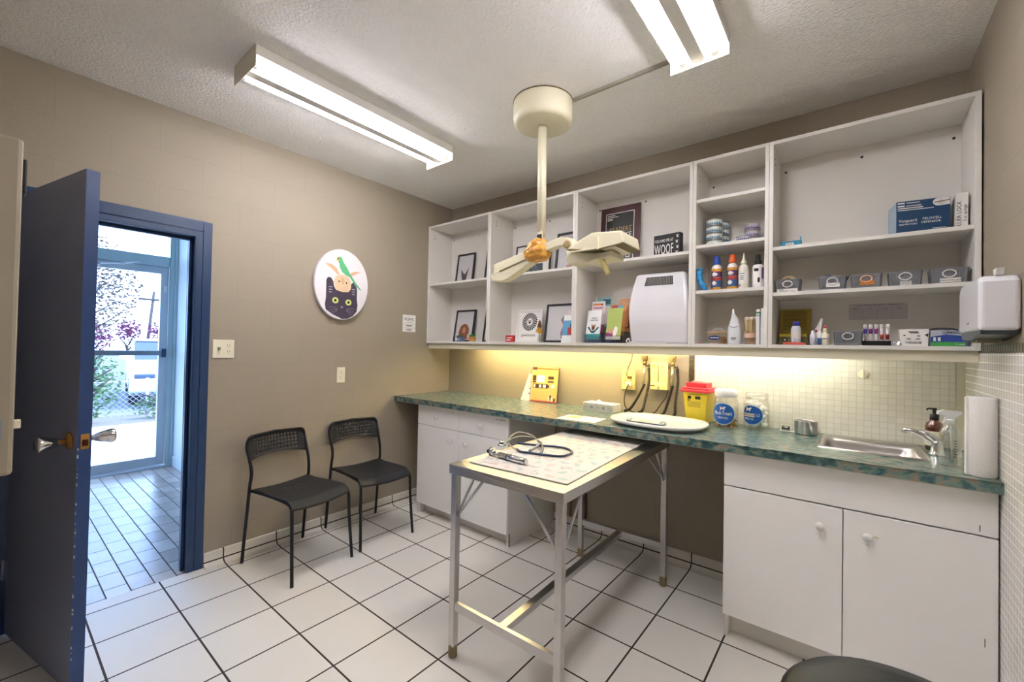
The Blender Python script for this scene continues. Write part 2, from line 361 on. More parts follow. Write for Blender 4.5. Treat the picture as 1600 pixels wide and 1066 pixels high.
b = B(); b.box(.05, .085, -2.46, -1.60, 1.185, 1.235); b.box(.03, .09, -1.615, -1.575, 1.165, 1.255, 1); b.box(.03, .09, -2.48, -2.44, 1.165, 1.255, 1)
b.build('push_bar', [mat('push_bar_metal', '#8d98a0', .35, .7), mat('dark_bracket', '#3c4a60', .5, .5)], fr, bevel=.003)
b = B(); b.box(.03, .08, -2.36, -2.10, 2.068, 2.115); b.cyl((.06, -2.12, 2.09), (.16, -1.95, 2.10), .008); b.cyl((.16, -1.95, 2.10), (.05, -1.78, 2.16), .008)
b.build('door_closer', ALU2, fr, bevel=.003)
B().box(.03, .042, -1.60, -1.572, 1.86, 1.93).build('sensor', WPL, fr, bevel=.002)
b = B(); b.box(-.06, .10, -3.10, -1.49, 0, .012)
b.build('threshold', ALU2, fr)
# ------------------------------------------------------------ outdoors
CONC = mat('pale_concrete', '#cfcdc8', .8, var=.05, scale=2)
st(B().box(-6.1, VX-.05, -9, 6, -.14, -.02).build('ground_sidewalk', CONC), 'pale concrete walk outside the entrance', 'sidewalk')
st(B().box(-60, -7.6, -40, 40, -.3, -.12).build('ground_parking', mat('pale_asphalt', '#4d5058', .85, var=.08, scale=1)), 'parking lot beyond the fence', 'parking lot')
st(B().box(-7.6, -6.1, -9, 6, -.2, -.03).build('ground_gravel_strip', mat('gravel_bed', '#5c5850', .95, var=.5, scale=40, bump=.8, bscale=30)), 'gravel strip under the chain-link fence', 'ground')
LEAF = mat('fresh_green_leaf', '#4c6b42', .6, var=.25, scale=5); BARK = mat('grey_bark', '#3c3836', .9, var=.2)
BLOS = mat('pale_blossom', '#5e4e46', .7, var=.2, scale=3); PINK = mat('pink_blossom', '#7d3a5c', .7, var=.2, scale=3)
def leaves(bb, c, rad, n, size, rnd, squash=1):
    for _ in range(n):
        d = Vector((rnd.gauss(0, 1), rnd.gauss(0, 1), rnd.gauss(0, 1))).normalized()*rnd.random()**.45
        p = Vector(c) + Vector((d.x*rad[0], d.y*rad[1], d.z*rad[2])); a = rnd.uniform(0, 2*PI); t = rnd.uniform(-.9, .9); q = size*rnd.uniform(.6, 1.3)
        u = Vector((math.cos(a), math.sin(a), t)).normalized()*q; v_ = u.orthogonal().normalized()*q*.5
        bb.add([tuple(p-u), tuple(p+v_), tuple(p+u), tuple(p-v_)], [(0, 1, 2, 3)])
def tree(name, label, cat, loc, h, crown, rad, n, size, m_, seed, group=None):
    rnd = random.Random(seed); t = thing(name, label, cat, loc, group=group)
    b = B(); b.tube([(0, 0, 0), (.03, .02, h*.35), (0, -.03, h*.7)], .1, rr=[.07*h/3, .05*h/3, .03*h/3])
    for k in range(9):
        a = k*2.4; z = h*(.3+.05*k); b.tube([(0, 0, z), (math.cos(a)*rad[0]*.4, math.sin(a)*rad[1]*.4, z+.3*h*.4), (math.cos(a)*rad[0]*.8, math.sin(a)*rad[1]*.8, z+.3*h*.8)], .02, n=5, rr=[.03, .02, .008])
    b.build('trunk', BARK, t); b = B(); leaves(b, (0, 0, crown), rad, n, size, rnd); f = b.build('foliage', m_, t); return t
tree('blossom_tree', 'pale blossoming tree across the parking lot', 'tree', (-15, -1.0, -.12), 3.4, 3.1, (1.7, 1.35, 1.6), 2600, .06, BLOS, 1)
tree('pink_shrub', 'pink flowering shrub beneath the blossom tree, the left one', 'shrub', (-18, -.35, -.12), 1.6, 1.55, (.7, .55, .55), 600, .06, PINK, 2)
tree('pink_shrub', 'pink flowering shrub to the right of the blossom tree', 'shrub', (-18, .55, -.12), 1.8, 1.8, (.5, .4, .45), 420, .06, PINK, 3)
tree('pink_shrub', 'small pink flowering shrub nearest the utility pole', 'shrub', (-19, 1.55, -.12), 1.7, 1.8, (.4, .3, .4), 260, .06, PINK, 4)
tree('leafy_shrub', 'leafy green shrub growing up against the chain-link fence', 'shrub', (-6.6, -1.72, -.03), 1.1, .62, (.32, .42, .60), 900, .035, LEAF, 5)
tree('leafy_shrub', 'low scraggly green shrub at the foot of the fence', 'shrub', (-6.6, -.80, -.03), .5, .2, (.25, .42, .2), 420, .03, LEAF, 6)
# chain-link fence
fn = thing('chain_link_fence', 'low chain-link fence between the walk and the parked cars', 'fence', (-7.1, 0, -.05))
b = B(); pit = .09; fy0, fy1, fz = -2.9, 1.2, .62
k = fy0-fz
while k < fy1:
    for s_ in (1, -1):
        pa = []
        for q in range(2):
            y = k+fz*q if s_ > 0 else k+fz-fz*q
            pa.append((0.004*s_, y, .03+(fz-.03)*q))
        b.cyl(pa[0], pa[1], .003, n=4, smooth=False)
    k += pit
b.build('wire_mesh', mat('galvanised_wire', '#9aa2ae', .5, .5), fn)
for y in (-2.6, -.9, .8):
    B().cyl((0, y, 0), (0, y, .7), .022).build('post', ALU2, fn)
B().cyl((0, fy0, .64), (0, fy1, .64), .014).build('top_rail', ALU2, fn)
b = B(); b.cyl((0, 0, 0), (.1, .25, 3.6), .07, .05); b.box(-.05, .15, -.25, .7, 3.2, 3.28)
tag(b.build('utility_pole', BARK, loc=(-21, 1.55, -.12)), 'weathered utility pole leaning beyond the shrubs', 'utility pole')
CARW = mat('white_car_paint', '#dfe3ea', .25, coat=.5); TINT = mat('tinted_window', '#2c3848', .1, var=.1); TYRE = mat('tyre_rubber', '#1d1f26', .8)
def car(label, loc, rz, L=4.4, Wd=1.75):
    t = thing('parked_car', label, 'car', loc, rz)
    prof = [(L/2, .35), (L/2+.02, .62), (L/2-.12, .80), (L/2-1.0, .98), (L/2-1.1, 1.0), (-L/2+.15, 1.02), (-L/2, .8), (-L/2, .35), (-L/2+.35, .30)]
    a = [(px, pz) for px, pz in ell(-L/2+.85, .32, .36, .36, 10, PI, 0)] + [(px, pz) for px, pz in ell(L/2-.85, .32, .36, .36, 10, PI, 0)]
    poly = prof[:-1] + [(-L/2+.3, .25)] + a + [(L/2-.3, .25)]
    B().prism(poly, -Wd/2, Wd/2).build('body', CARW, t, bevel=.05, seg=3)
    gl = [(L/2-1.05, .97), (L/2-1.75, 1.42), (-L/2+.75, 1.46), (-L/2+.15, 1.0)]
    b = B(); b.prism([(x*.985, z) for x, z in gl], -Wd/2+.1, Wd/2-.1); b.build('windows', TINT, t, bevel=.03)
    b = B(); b.box(-L/2+.75, L/2-1.75, -Wd/2+.12, Wd/2-.12, 1.43, 1.49); b.build('roof', CARW, t, bevel=.03)
    for s_ in (-1, 1):
        for x in (-L/2+.85, L/2-.85):
            b = B(); b.M = Matrix.Translation((x, s_*(Wd/2-.1), .31)) @ Matrix.Rotation(PI/2, 4, 'X'); b.lathe([(.18, -.09), (.29, -.1), (.31, -.06), (.31, .06), (.29, .1), (.18, .09)]); b.lathe([(.18, -.07), (.05, -.05), (.05, .05), (.18, .07)], mi=1)
            b.build('wheel', [TYRE, ALU2], t)
        b = B(); b.box(L/2-.22, L/2+.01, s_*(Wd/2-.25)-.18, s_*(Wd/2-.25)+.18, .62, .74); b.build('headlight', mat('headlight_lens', '#3d4a60', .15), t, bevel=.03)
        b = B(); b.box(L/2-1.35, L/2-1.2, s_*(Wd/2+.08)-.08, s_*(Wd/2+.08)+.08, 1.0, 1.12); b.build('side_mirror', CARW, t, bevel=.03)
    b = B(); b.box(L/2-.02, L/2+.03, -.4, .4, .50, .58); b.build('grille', TYRE, t, bevel=.01)
    return t
car('white car parked nose-on just behind the chain-link fence', (-10.9, .30, -.12), math.radians(-8))
car('white car parked farther off at the left edge of the glass door', (-19.5, -3.4, -.12), math.radians(25))
# ------------------------------------------------------------ worktop and base cabinets
LAM = mat_laminate('green_marbled_laminate')
SX0, SX1, SY0, SY1 = 2.895, 3.235, -.395, -.06
b = B(); Z0, Z1 = .878, .918
wp = thing('worktop', 'long green marbled laminate worktop along the back wall', 'countertop', (0, 0, 0))
b.box(0.001, SX0, -.62, -.001, Z0, Z1); b.box(SX1, W-.009, -.62, -.001, Z0, Z1); b.box(SX0, SX1, -.62, SY0, Z0, Z1); b.box(SX0, SX1, SY1, -.001, Z0, Z1)
b.build('slab', LAM, wp)
B().cyl((0, -.62, Z1-.003), (W-.009, -.62, Z1-.003), .003, n=8).build('edge_bead', LAM, wp)
b = B(); b.box(.001, W-.01, -.604, -.585, Z0-.006, Z0)
b.build('underside_strip', WHITE_EDGE, wp)
def knob(parent, x, y, z):
    k_ = B(); k_.M = Matrix.Translation((x, y, z)) @ Matrix.Rotation(PI/2, 4, 'X'); k_.lathe([(.006, 0), (.006, .008), (.015, .014), (.0165, .02), (.013, .027), (.001, .029)], n=20); return k_.build('knob', WPL, parent)
def cabinet(label, x0, x1, drawers, doors, zb, side_toe=False):
    t = thing('base_cabinet', label, 'cabinet', (0, 0, 0), group=None)
    b = B(); b.box(x0+.002, x0+.02, -.56, -.004, 0, Z0-.006); b.box(x1-.02, x1-.002, -.56, -.004, .0, Z0-.006) ; b.box(x0+.02, x1-.02, -.56, -.004, zb, zb+.018)
    b.box(x0+.02, x1-.02, -.012, -.004, zb, Z0-.006); b.box(x0+.02, x1-.02, -.56, -.54, Z0-.08, Z0-.006); b.box(x0+.02, x1-.02, -.503, -.49, 0, zb)
    b.build('carcass', WHITE, t, bevel=.001, seg=1)
    for (a, c, z0, z1, kn) in drawers:
        d = B().box(a+.0015, c-.0015, -.58, -.561, z0, z1).build('drawer', DOORW, t, bevel=.002)
        if kn: knob(d, kn[0], -.58, kn[1])
    for (a, c, z0, z1, kn) in doors:
        d = B().box(a+.0015, c-.0015, -.58, -.561, z0, z1).build('door', DOORW, t, bevel=.002)
        knob(d, kn[0], -.58, kn[1])
    return t
lc = cabinet('white laminate base cabinet with two drawers and two doors, left end of worktop', .27, 1.215,
        [(.27, .742, .715, .868, (.505, .79)), (.742, 1.215, .715, .868, (.97, .79))],
        [(.27, .742, .085, .711, (.665, .63)), (.742, 1.215, .085, .711, (.825, .63))], .085)
b = B(); b.box(1.1, 1.19, -.581, -.5805, .845, .848); b.box(.66, .70, -.581, -.5805, .845, .847)
b.build('scuff_marks', DARK, lc)
b = B(); b.box(1.2135, 1.2145, -.555, -.545, .0, .085)
b.build('chipped_corner', mat('exposed_chipboard', '#6b5438', .9, var=.4, scale=60), lc)
rc = cabinet('wide white laminate sink cabinet with two tall doors, right end of worktop', 2.53, W-.011,
        [(2.53, W-.011, .715, .868, None)], [(2.53, 2.975, .11, .709, (2.90, .625)), (2.975, W-.011, .11, .709, (3.05, .625))], .11)
b = B(); b.box(3.352, 3.354, -.5806, -.5798, .728, .75); b.box(3.365, 3.367, -.5806, -.5798, .33, .36); b.box(3.07, 3.085, -.5806, -.5798, .624, .628, 1)
b.build('scuff_marks', [DARK, mat('yellow_stain', '#cfc28f', .7)], rc)
# sink
sk = thing('sink', 'small stainless steel drop-in sink in the worktop', 'sink', (0, 0, 0))
def ring(bb, lo, hi, z0, z1):  # loft between rounded rectangles
    n_ = len(lo); bb.add([(x, y, z0) for x, y in lo]+[(x, y, z1) for x, y in hi], [(i, (i+1) % n_, n_+(i+1) % n_, n_+i) for i in range(n_)], 0, True)
b = B(); R = [rrect(SX0-.018, SX1+.018, SY0-.018, SY1+.018, .035), rrect(SX0-.012, SX1+.012, SY0-.012, SY1+.012, .03), rrect(SX0+.004, SX1-.004, SY0+.004, SY1-.045, .03), rrect(SX0+.012, SX1-.012, SY0+.012, SY1-.052, .04), rrect(SX0+.03, SX1-.03, SY0+.03, SY1-.07, .05)]
ring(b, R[0], R[1], .9182, .924); ring(b, R[1], R[2], .924, .922); ring(b, R[2], R[3], .922, .90); ring(b, R[3], R[4], .90, .80)
b.add([(x, y, .80) for x, y in R[4]], [tuple(range(len(R[4])))]); b.build('basin', STEEL, sk)
B().lathe([(.03, 0), (.032, .003), (.02, .004)], ((SX0+SX1)/2, -.25, .801)).build('drain', CHROME, sk)
fa = thing('faucet', 'small chrome single-lever faucet beside the sink', 'faucet', (3.285, -.235, .918))
b = B(); b.lathe([(.026, 0), (.026, .006), (.021, .012), (.019, .05), (.017, .062), (.001, .068)]); b.build('base', CHROME, fa)
B().tube([(0, 0, .03), (-.015, .0, .055), (-.04, .003, .078), (-.075, .006, .093), (-.10, .008, .094), (-.104, .008, .082)], .01, rr=[.015, .015, .013, .011, .011, .011]).build('spout', CHROME, fa)
b = B(); b.tube([(0, 0, .062), (-.02, -.002, .082), (-.06, -.006, .098)], .006, rr=[.012, .008, .006]); b.build('lever', CHROME, fa)
# ------------------------------------------------------------ wall shelf units
ZB, ZT, DP = 1.365, 2.422, .286
def unit(label, x0, x1, shelves, back=True):
    t = thing('open_shelf_unit', label, 'shelf', (0, 0, 0), group='white open shelf units in a row on the back wall')
    T = .018
    for a in (x0+.0005, x1-T-.0005): B().box(a, a+T, -DP, -.002, ZB, ZT).build('side_panel', WHITE, t, bevel=.001, seg=1)
    B().box(x0+T, x1-T, -DP, -.002, ZT-T, ZT).build('top_panel', WHITE, t, bevel=.001, seg=1)
    B().box(x0+T, x1-T, -DP, -.002, ZB, ZB+T).build('bottom_panel', WHITE, t, bevel=.001, seg=1)
    B().box(x0+T, x1-T, -.010, -.002, ZB+T, ZT-T).build('back_panel', WHITE, t)
    for z in shelves:
        s_ = B().box(x0+T+.001, x1-T-.001, -DP+.006, -.012, z-T, z).build('shelf', WHITE, t, bevel=.001, seg=1)
    b = B()
    for a, sg in ((x0+T, 1), (x1-T, -1)):
        for y in (-.245, -.06):
            for k in range(20):
                z = ZB+.12+k*.04
                b.lathe([(.0022, 0), (.0022, .0004)], n=6) if False else b.box(a-.0002, a+.0002+.0002*sg, y-.002, y+.002, z, z+.004)
    b.build('peg_holes', mat('peg_hole', '#8b877c', .9), t)['kind'] = 'stuff'
    b = B(); nn = 3 if x1-x0 > .45 else 2
    for k in range(nn):
        x = x0+T+.025+(x1-x0-2*T-.05)*k/(nn-1); b.ball((x, -.0105, ZT-.075), .006, sy=.4)
    for z in (ZT-.07, ZT-.10):
        b.ball((x0+T, -.225, z), .005, sx=.4)
    b.build('screw_heads', DARK, t)
    return t
unit('white open shelf unit with framed pet photos, farthest left of the row', 0.001, .742, [1.90])
unit('white open shelf unit behind the surgical lamp arm, second from left', .742, 1.527, [1.905])
unit('white open shelf unit holding the white curved heater, middle of the row', 1.527, 2.292, [1.915])
unit('narrow white open shelf unit with canned food and bottles', 2.292, 2.665, [2.198, 1.939, 1.682])
unit('white open shelf unit with grey baskets, right end of the row', 2.665, 3.404, [1.880, 1.648])
b = B(); b.box(.01, 3.40, -.268, -.25, 1.318, 1.365)
tag(b.build('light_valance', WHITE_EDGE, bevel=.002), 'cream valance strip running under the shelf units', 'valance')
ul = thing('under_shelf_light', 'slim fluorescent strip light hidden under the shelf units', 'light', (1.72, -.20, 1.334))
B().box(-1.32, 1.32, -.03, .03, .012, .031).build('housing', WPL, ul, bevel=.002)
for k, (a, c, tm) in enumerate(((-1.28, .36, mat('warm_tube', (1, .82, .42), .5, emit=UNDER*2.3, var=0)), (.40, 1.28, mat('cool_tube', (1, .97, .84), .5, emit=UNDER, var=0)))):
    B().cyl((a, 0, .0), (c, 0, .0), .012, n=10).build('tube', tm, ul)
bp_ = thing('undershelf_bracket', 'small dark plug bracket under the shelf at the left corner', 'bracket', (.09, -.03, 1.33))
b = B(); b.box(-.04, .03, -.05, 0, 0, .033); b.ball((0, -.052, .012), .008, mi=1); b.build('plate', [mat('brown_plate', '#3b2d18', .6), WPL], bp_)
# ------------------------------------------------------------ ceiling fixtures
def troffer(label, x0, x1, y0, y1, cap_near=True):
    t = thing('fluorescent_fixture', label, 'ceiling light', (0, 0, 0), group='two-tube ceiling fixtures')
    cx = (x0+x1)/2; hw = (x1-x0)/2; z1 = H-.001
    b = B(); pr = [(x0, z1), (x0, z1-.047), (x0+.004, z1-.047), (x0+.03, z1-.02), (cx-.035, z1-.02), (cx-.026, z1-.076), (cx+.026, z1-.076), (cx+.035, z1-.02), (x1-.03, z1-.02), (x1-.004, z1-.047), (x1, z1-.047), (x1, z1)]
    b.prism(pr, y0+.004, y1-.004); b.build('reflector_tray', mat('white_enamel', '#e6e4de', .3), t, bevel=.001, seg=1)
    for y in (y0, y1-.004):
        b = B(); b.box(x0-.001, x1+.001, y, y+.004, z1-.095, z1); b.build('end_plate', mat('cream_enamel', '#ddd7c4', .35), t, bevel=.001, seg=1)
    for s_ in (-1, 1):
        x = cx+s_*hw*.52
        B().cyl((x, y0+.025, z1-.060), (x, y1-.025, z1-.060), .0165, n=16).build('tube', mat('lit_tube', '#fbf8ff', .5, emit=TUBE, var=0), t)
        for y, d in ((y0+.004, 1), (y1-.004, -1)):
            b = B(); b.cyl((x, y, z1-.060), (x, y+.022*d, z1-.060), .018, n=14); b.box(x-.010, x+.010, min(y, y+.012*d), max(y, y+.012*d), z1-.060, z1-.018); b.build('socket', WPL, t)
troffer('two-tube fluorescent ceiling fixture, the left one near the doorway', .70, .955, -2.07, -.895)
troffer('two-tube fluorescent ceiling fixture, the right one cut by the top of the photo', 2.365, 2.60, -2.08, -.905)
b = B(); b.box(1.848, 2.364, -.885, -.868, H-.015, H-.001); b.box(1.848, 2.364, -.8855, -.8675, H-.004, H-.001)
tag(b.build('surface_conduit', mat('grey_conduit', '#a5a091', .5, .3), bevel=.002), 'thin metal wiring channel on the ceiling between lamp canopy and fixture', 'conduit')
# ------------------------------------------------------------ surgical lamp
sl = thing('surgical_lamp', 'old cream ceiling-mounted surgical lamp with folded arm over the table', 'surgical lamp', (1.70, -.94, H))
OX = 1.70
b = B(); b.lathe([(.155, 0), (.158, -.004), (.158, -.085), (.153, -.115), (.135, -.125), (.001, -.127)][::1], n=40, caps=False)
b.lathe([(.16, -.001), (.16, -.006)], n=40, mi=1); b.build('canopy', [CREAM, mat('brown_top_ring', '#6a5a40', .9)], sl)  # thin brown ring round the canopy's top edge
b = B(); b.cyl((0, 0, -.125), (0.005, 0, -.715), .0235, n=20); b.box(-.003, .028, -.028, -.02, -.74, -.70); b.build('pole', CREAM, sl)
b = B(); b.box(.0, .026, -.034, -.018, -.755, -.715); b.build('pivot_clip', DARK, sl, bevel=.002)
def slz(pts): return [(x-OX, z-H) for x, z in pts]
b = B(); b.prism(slz([(1.387, 1.818), (1.834, 1.912), (1.876, 1.903), (1.877, 1.868), (1.82, 1.866), (1.39, 1.769)]), -.022, .022); b.build('upper_arm', CREAM, sl, bevel=.004)
b = B(); b.prism(slz([(1.375, 1.765), (1.381, 1.722), (1.459, 1.714), (1.51, 1.728), (1.704, 1.823), (1.724, 1.842), (1.598, 1.815), (1.438, 1.778)]), -.028, .028)
b.prism(slz([(1.387, 1.80), (1.43, 1.80), (1.47, 1.722), (1.378, 1.726)]), -.018, .018); b.build('lower_arm', CREAM, sl, bevel=.004)
b = B(); b.prism(slz([(1.44, 1.776), (1.60, 1.814), (1.72, 1.842), (1.60, 1.8085), (1.44, 1.768)]), -.0305, -.026); b.build('arm_gap', mat('dark_seam', '#6e6238', .7), sl)
rnd = random.Random(5); wr = [(1.668, 1.925), (1.70, 1.935), (1.736, 1.917), (1.742, 1.881), (1.760, 1.854), (1.749, 1.818), (1.704, 1.802), (1.633, 1.800), (1.604, 1.839), (1.605, 1.863), (1.645, 1.888)]
b = B(); wl = slz(wr); cx_ = sum(p[0] for p in wl)/len(wl); cz_ = sum(p[1] for p in wl)/len(wl); N_ = len(wl); vs = []
for (k, f) in ((-.062, .25), (-.055, .7), (-.036, .95), (0, 1.03), (.036, .95), (.055, .7), (.062, .25)):
    for x, z in wl: vs.append((cx_+(x-cx_)*f+rnd.uniform(-.004, .004), k, cz_+(z-cz_)*f+rnd.uniform(-.004, .004)))
fs = [(j*N_+i, j*N_+(i+1) % N_, (j+1)*N_+(i+1) % N_, (j+1)*N_+i) for j in range(6) for i in range(N_)] + [tuple(range(N_)), tuple(range(6*N_, 7*N_))]
b.add(vs, fs, 0, True); o = b.build('orange_wrap', mat('orange_plastic_bag', '#e39a42', .3, var=.55, scale=30, bump=1.0, bscale=30), sl, sub=3); tx = bpy.data.textures.new('crumple', 'CLOUDS'); tx.noise_scale = .035; dm = o.modifiers.new('crumple', 'DISPLACE'); dm.texture = tx; dm.strength = .022; dm.mid_level = .5; o['label'] = 'crumpled orange plastic wrapped round the joint'
b = B(); b.prism(slz([(1.872, 1.905), (1.906, 1.893), (1.938, 1.832), (1.911, 1.803), (1.886, 1.795), (1.869, 1.846)]), -.03, .03); b.lathe([(.02, 0), (.02, .004)], (0, 0, 0)) if False else None
b.build('elbow', CREAM, sl, bevel=.005)
k_ = B(); k_.M = Matrix.Translation((1.884-OX, -.03, 1.865-H)) @ Matrix.Rotation(PI/2, 4, 'X'); k_.lathe([(.020, 0), (.020, .004), (.012, .006)], n=16); k_.build('pivot_screw', mat('tan_screw', '#a08a5c', .5), sl)
b = B(); b.prism(slz([(1.92, 1.822), (1.954, 1.846), (2.053, 1.885), (2.20, 1.872), (2.21, 1.815), (2.143, 1.803), (2.059, 1.798)]), -.09, .10); b.build('reflector_hood', CREAM, sl, bevel=.006)
b = B(); b.prism(slz([(1.919, 1.826), (2.059, 1.802), (2.211, 1.817), (2.211, 1.812), (2.059, 1.796), (1.919, 1.820)]), -.093, .103); b.build('hood_seam', mat('dark_seam', '#6e6238', .7), sl)
b = B(); b.prism(slz([(1.926, 1.818), (2.059, 1.795), (2.141, 1.797), (2.145, 1.768), (2.04, 1.762), (2.019, 1.750), (1.977, 1.766), (1.912, 1.755), (1.889, 1.790)]), -.06, .07); b.build('lamp_pod', CREAM, sl, bevel=.006)
b = B(); b.box(2.072-OX, 2.092-OX, -.105, -.09, 1.80-H, 1.862-H); b.box(1.93-OX, 2.09-OX, -.105, -.095, 1.800-H, 1.808-H); b.build('bracket', CREAM, sl, bevel=.003)
B().cyl((2.072-OX, -.03, 1.775-H), (2.108-OX, -.03, 1.695-H), .015, .013, n=16).build('handle', CREAM2, sl, bevel=.003)
# ------------------------------------------------------------ exam table
TZ = .832; tb = thing('exam_table', 'stainless steel exam table slid partly under the worktop', 'exam table', (1.912, -.905, 0), math.radians(1.0))
tw, tl = .575, 1.19; hx, hy = tw/2, tl/2
b = B(); b.box(-hx, hx, -hy, hy, TZ-.003, TZ)
for s_ in (-1, 1):
    b.box(*sorted((s_*hx, s_*(hx-.003))), -hy, hy, TZ-.04, TZ-.001); b.box(-hx, hx, *sorted((s_*hy, s_*(hy-.003))), TZ-.04, TZ-.001)
b.build('top', STEEL, tb, bevel=.0015)
L = .03; lx, ly = hx-.022, hy-.022
for sx in (-1, 1):
    for sy in (-1, 1):
        lg = B().box(sx*lx-L/2, sx*lx+L/2, sy*ly-L/2, sy*ly+L/2, .05, TZ-.004).build('leg', STEEL, tb, bevel=.002)
        B().lathe([(.017, 0), (.0195, .004), (.0195, .045), (.015, .055)], (sx*lx, sy*ly, 0), n=16).build('foot_cap', mat('grimy_rubber_foot', '#8a7a58', .8, var=.25, scale=40), lg)
        b = B(); b.cyl((sx*(lx-.005), sy*ly, .60), (sx*(lx-.17), sy*(ly+.005), TZ-.03), .006, n=8); b.cyl((sx*lx, sy*(ly-.01), .60), (sx*lx, sy*(ly-.16), TZ-.03), .006, n=8)
        b.build('brace', STEEL, tb)
for s_ in (-1, 1): B().box(-lx+L/2, lx-L/2, s_*ly-.010, s_*ly+.010, .205, .24).build('cross_bar', STEEL, tb, bevel=.002)
B().box(-.018, .018, -ly+.01, ly-.01, .210, .238).build('stretcher', STEEL, tb, bevel=.002)
# paw print mat
MT = mat('cream_rubber_mat', '#dcd6cc', .6, var=.02)
mt = thing('table_mat', 'pale mat printed with faint pastel cats lying on the exam table', 'mat', (1.90, -.955, TZ+.0005), math.radians(3.4))
mw, ml = .485, .93
b = B(); b.box(-mw/2, mw/2, -ml/2, ml/2, 0, .004); b.build('sheet', MT, mt, bevel=.001)
b = B(); rnd = random.Random(11)
pc = [mat('pastel_mint', '#b4c9bd', .6), mat('pastel_rose', '#dcbfb6', .6), mat('pastel_blue_grey', '#b9c0c6', .6), mat('print_grey', '#8f8f90', .6)]
for i in range(7):
    for j in range(13):
        cx, cy = -mw/2+.04+i*.068+(j % 2)*.02, -ml/2+.04+j*.071; c_ = rnd.randrange(4); a = rnd.uniform(0, 6.28)
        if abs(cx) > mw/2-.03: continue
        b.M = Matrix.Translation((cx, cy, 0)) @ Matrix.Rotation(a, 4, 'Z')
        if c_ == 3:
            q = ell(0, 0, .020, .012, 12); b.tube([(x, y, .0042) for x, y in q], .0006, n=4, closed=True, mi=3)
            b.tube([(-.02, 0, .0042), (-.03, .01, .0042), (-.028, .02, .0042)], .0006, n=4, mi=3); b.tube([(.008, .010, .0042), (.012, .02, .0042), (.018, .011, .0042)], .0006, n=4, mi=3)
        else:
            b.prism(ell(0, 0, .019, .012, 12), .004, .0043, 'z', c_); b.prism(ell(.018, .008, .008, .008, 10), .004, .0044, 'z', c_)
            b.prism([(.012, .012), (.015, .021), (.019, .014)], .004, .0043, 'z', c_); b.prism([(.02, .014), (.025, .020), (.025, .010)], .004, .0043, 'z', c_)
b.M = Matrix.Identity(4); b.build('cat_print', pc, mt)['kind'] = 'stuff'
MZ = TZ+.0052
# otoscope handle lying on the mat
ot = thing('otoscope', 'chrome handheld otoscope lying on the front corner of the mat', 'otoscope', (1.80, -1.305, MZ), math.radians(-4))
b = B(); r = .014
b.cyl((-.055, 0, r), (.105, -.0, r), r, n=20); b.cyl((-.002, 0, r), (.001, 0, r), r+.0006, n=20, mi=1); b.cyl((.105, 0, r), (.112, 0, r), r-.001, r-.004, n=20)
for k in range(8):
    a = PI*k/7; b.cyl((.01, (r+.0003)*math.cos(a), r+(r+.0003)*math.sin(a)), (.085, (r+.0003)*math.cos(a), r+(r+.0003)*math.sin(a)), .0012, n=5)
b.build('handle', [CHROME, DARK], ot)
b = B(); b.cyl((-.055, 0, r), (-.085, 0, r), .009, .007, n=16); b.cyl((-.085, 0, r), (-.10, .004, r+.004), .012, .016, n=16); b.cyl((-.10, .004, r-.001), (-.118, .012, r+.010), .020, .017, n=16)
b.cyl((-.112, .006, r+.010), (-.125, -.010, r+.004), .006, .009, n=12, mi=1); b.build('head', [CHROME, DARK], ot)
# stethoscope
SB = mat('navy_rubber_tubing', '#27375c', .35); 
ss = thing('stethoscope', 'navy blue stethoscope coiled on the mat', 'stethoscope', (0, 0, MZ))
def sp3(pts, n_=6):  # catmull-rom
    out = []; P = [Vector(p) for p in pts]; P = [P[0]]+P+[P[-1]]
    for i in range(1, len(P)-2):
        for k in range(n_):
            t = k/n_; out.append(tuple(.5*((2*P[i])+(-P[i-1]+P[i+1])*t+(2*P[i-1]-5*P[i]+4*P[i+1]-P[i+2])*t*t+(-P[i-1]+3*P[i]-3*P[i+1]+P[i+2])*t**3)))
    out.append(tuple(P[-2])); return out
z = .006
B().tube(sp3([(1.64, -1.03, z), (1.70, -1.01, z), (1.76, -.99, z), (1.83, -.955, z), (1.90, -.955, z), (1.95, -1.00, z), (1.96, -1.05, z), (1.95, -1.10, z), (1.89, -1.13, z), (1.85, -1.14, z), (1.80, -1.15, z)]), .0055).build('tubing', SB, ss)
b = B(); b.tube(sp3([(1.86, -1.14, z), (1.82, -1.06, z+.003), (1.76, -.985, z+.01), (1.70, -.93, z+.006)]), .0055); b.tube(sp3([(1.80, -1.15, z), (1.76, -1.16, z), (1.72, -1.135, z)]), .0055); b.build('yoke', SB, ss)
SIL = mat('satin_silver', '#c9c4b8', .3, .6)
b = B(); b.tube(sp3([(1.70, -.93, z+.006), (1.64, -.91, .03), (1.59, -.95, .045), (1.585, -1.02, .03), (1.60, -1.06, .012)]), .0032); b.tube(sp3([(1.72, -1.135, z), (1.68, -1.12, z), (1.64, -1.10, .012), (1.61, -1.08, .02), (1.63, -1.0, .035), (1.67, -.95, .03)]), .0032)
b.ball((1.60, -1.065, .010), .008, mi=1); b.ball((1.67, -.945, .027), .007, mi=1); b.build('ear_tubes', [SIL, GREY], ss)
b = B(); b.lathe([(.022, 0), (.023, .004), (.018, .009), (.008, .014), (.001, .015)], (1.60, -1.11, 0), n=20); b.lathe([(.013, .014), (.014, .022), (.004, .026)], (1.60, -1.11, 0), n=20); b.build('chest_piece', CHROME, ss)
b = B(); b.tube(sp3([(1.745, -.99, .013), (1.78, -1.05, .016), (1.80, -1.14, .013)]), .007); b.build('grey_clip', mat('grey_clip', '#8f9096', .4), ss)
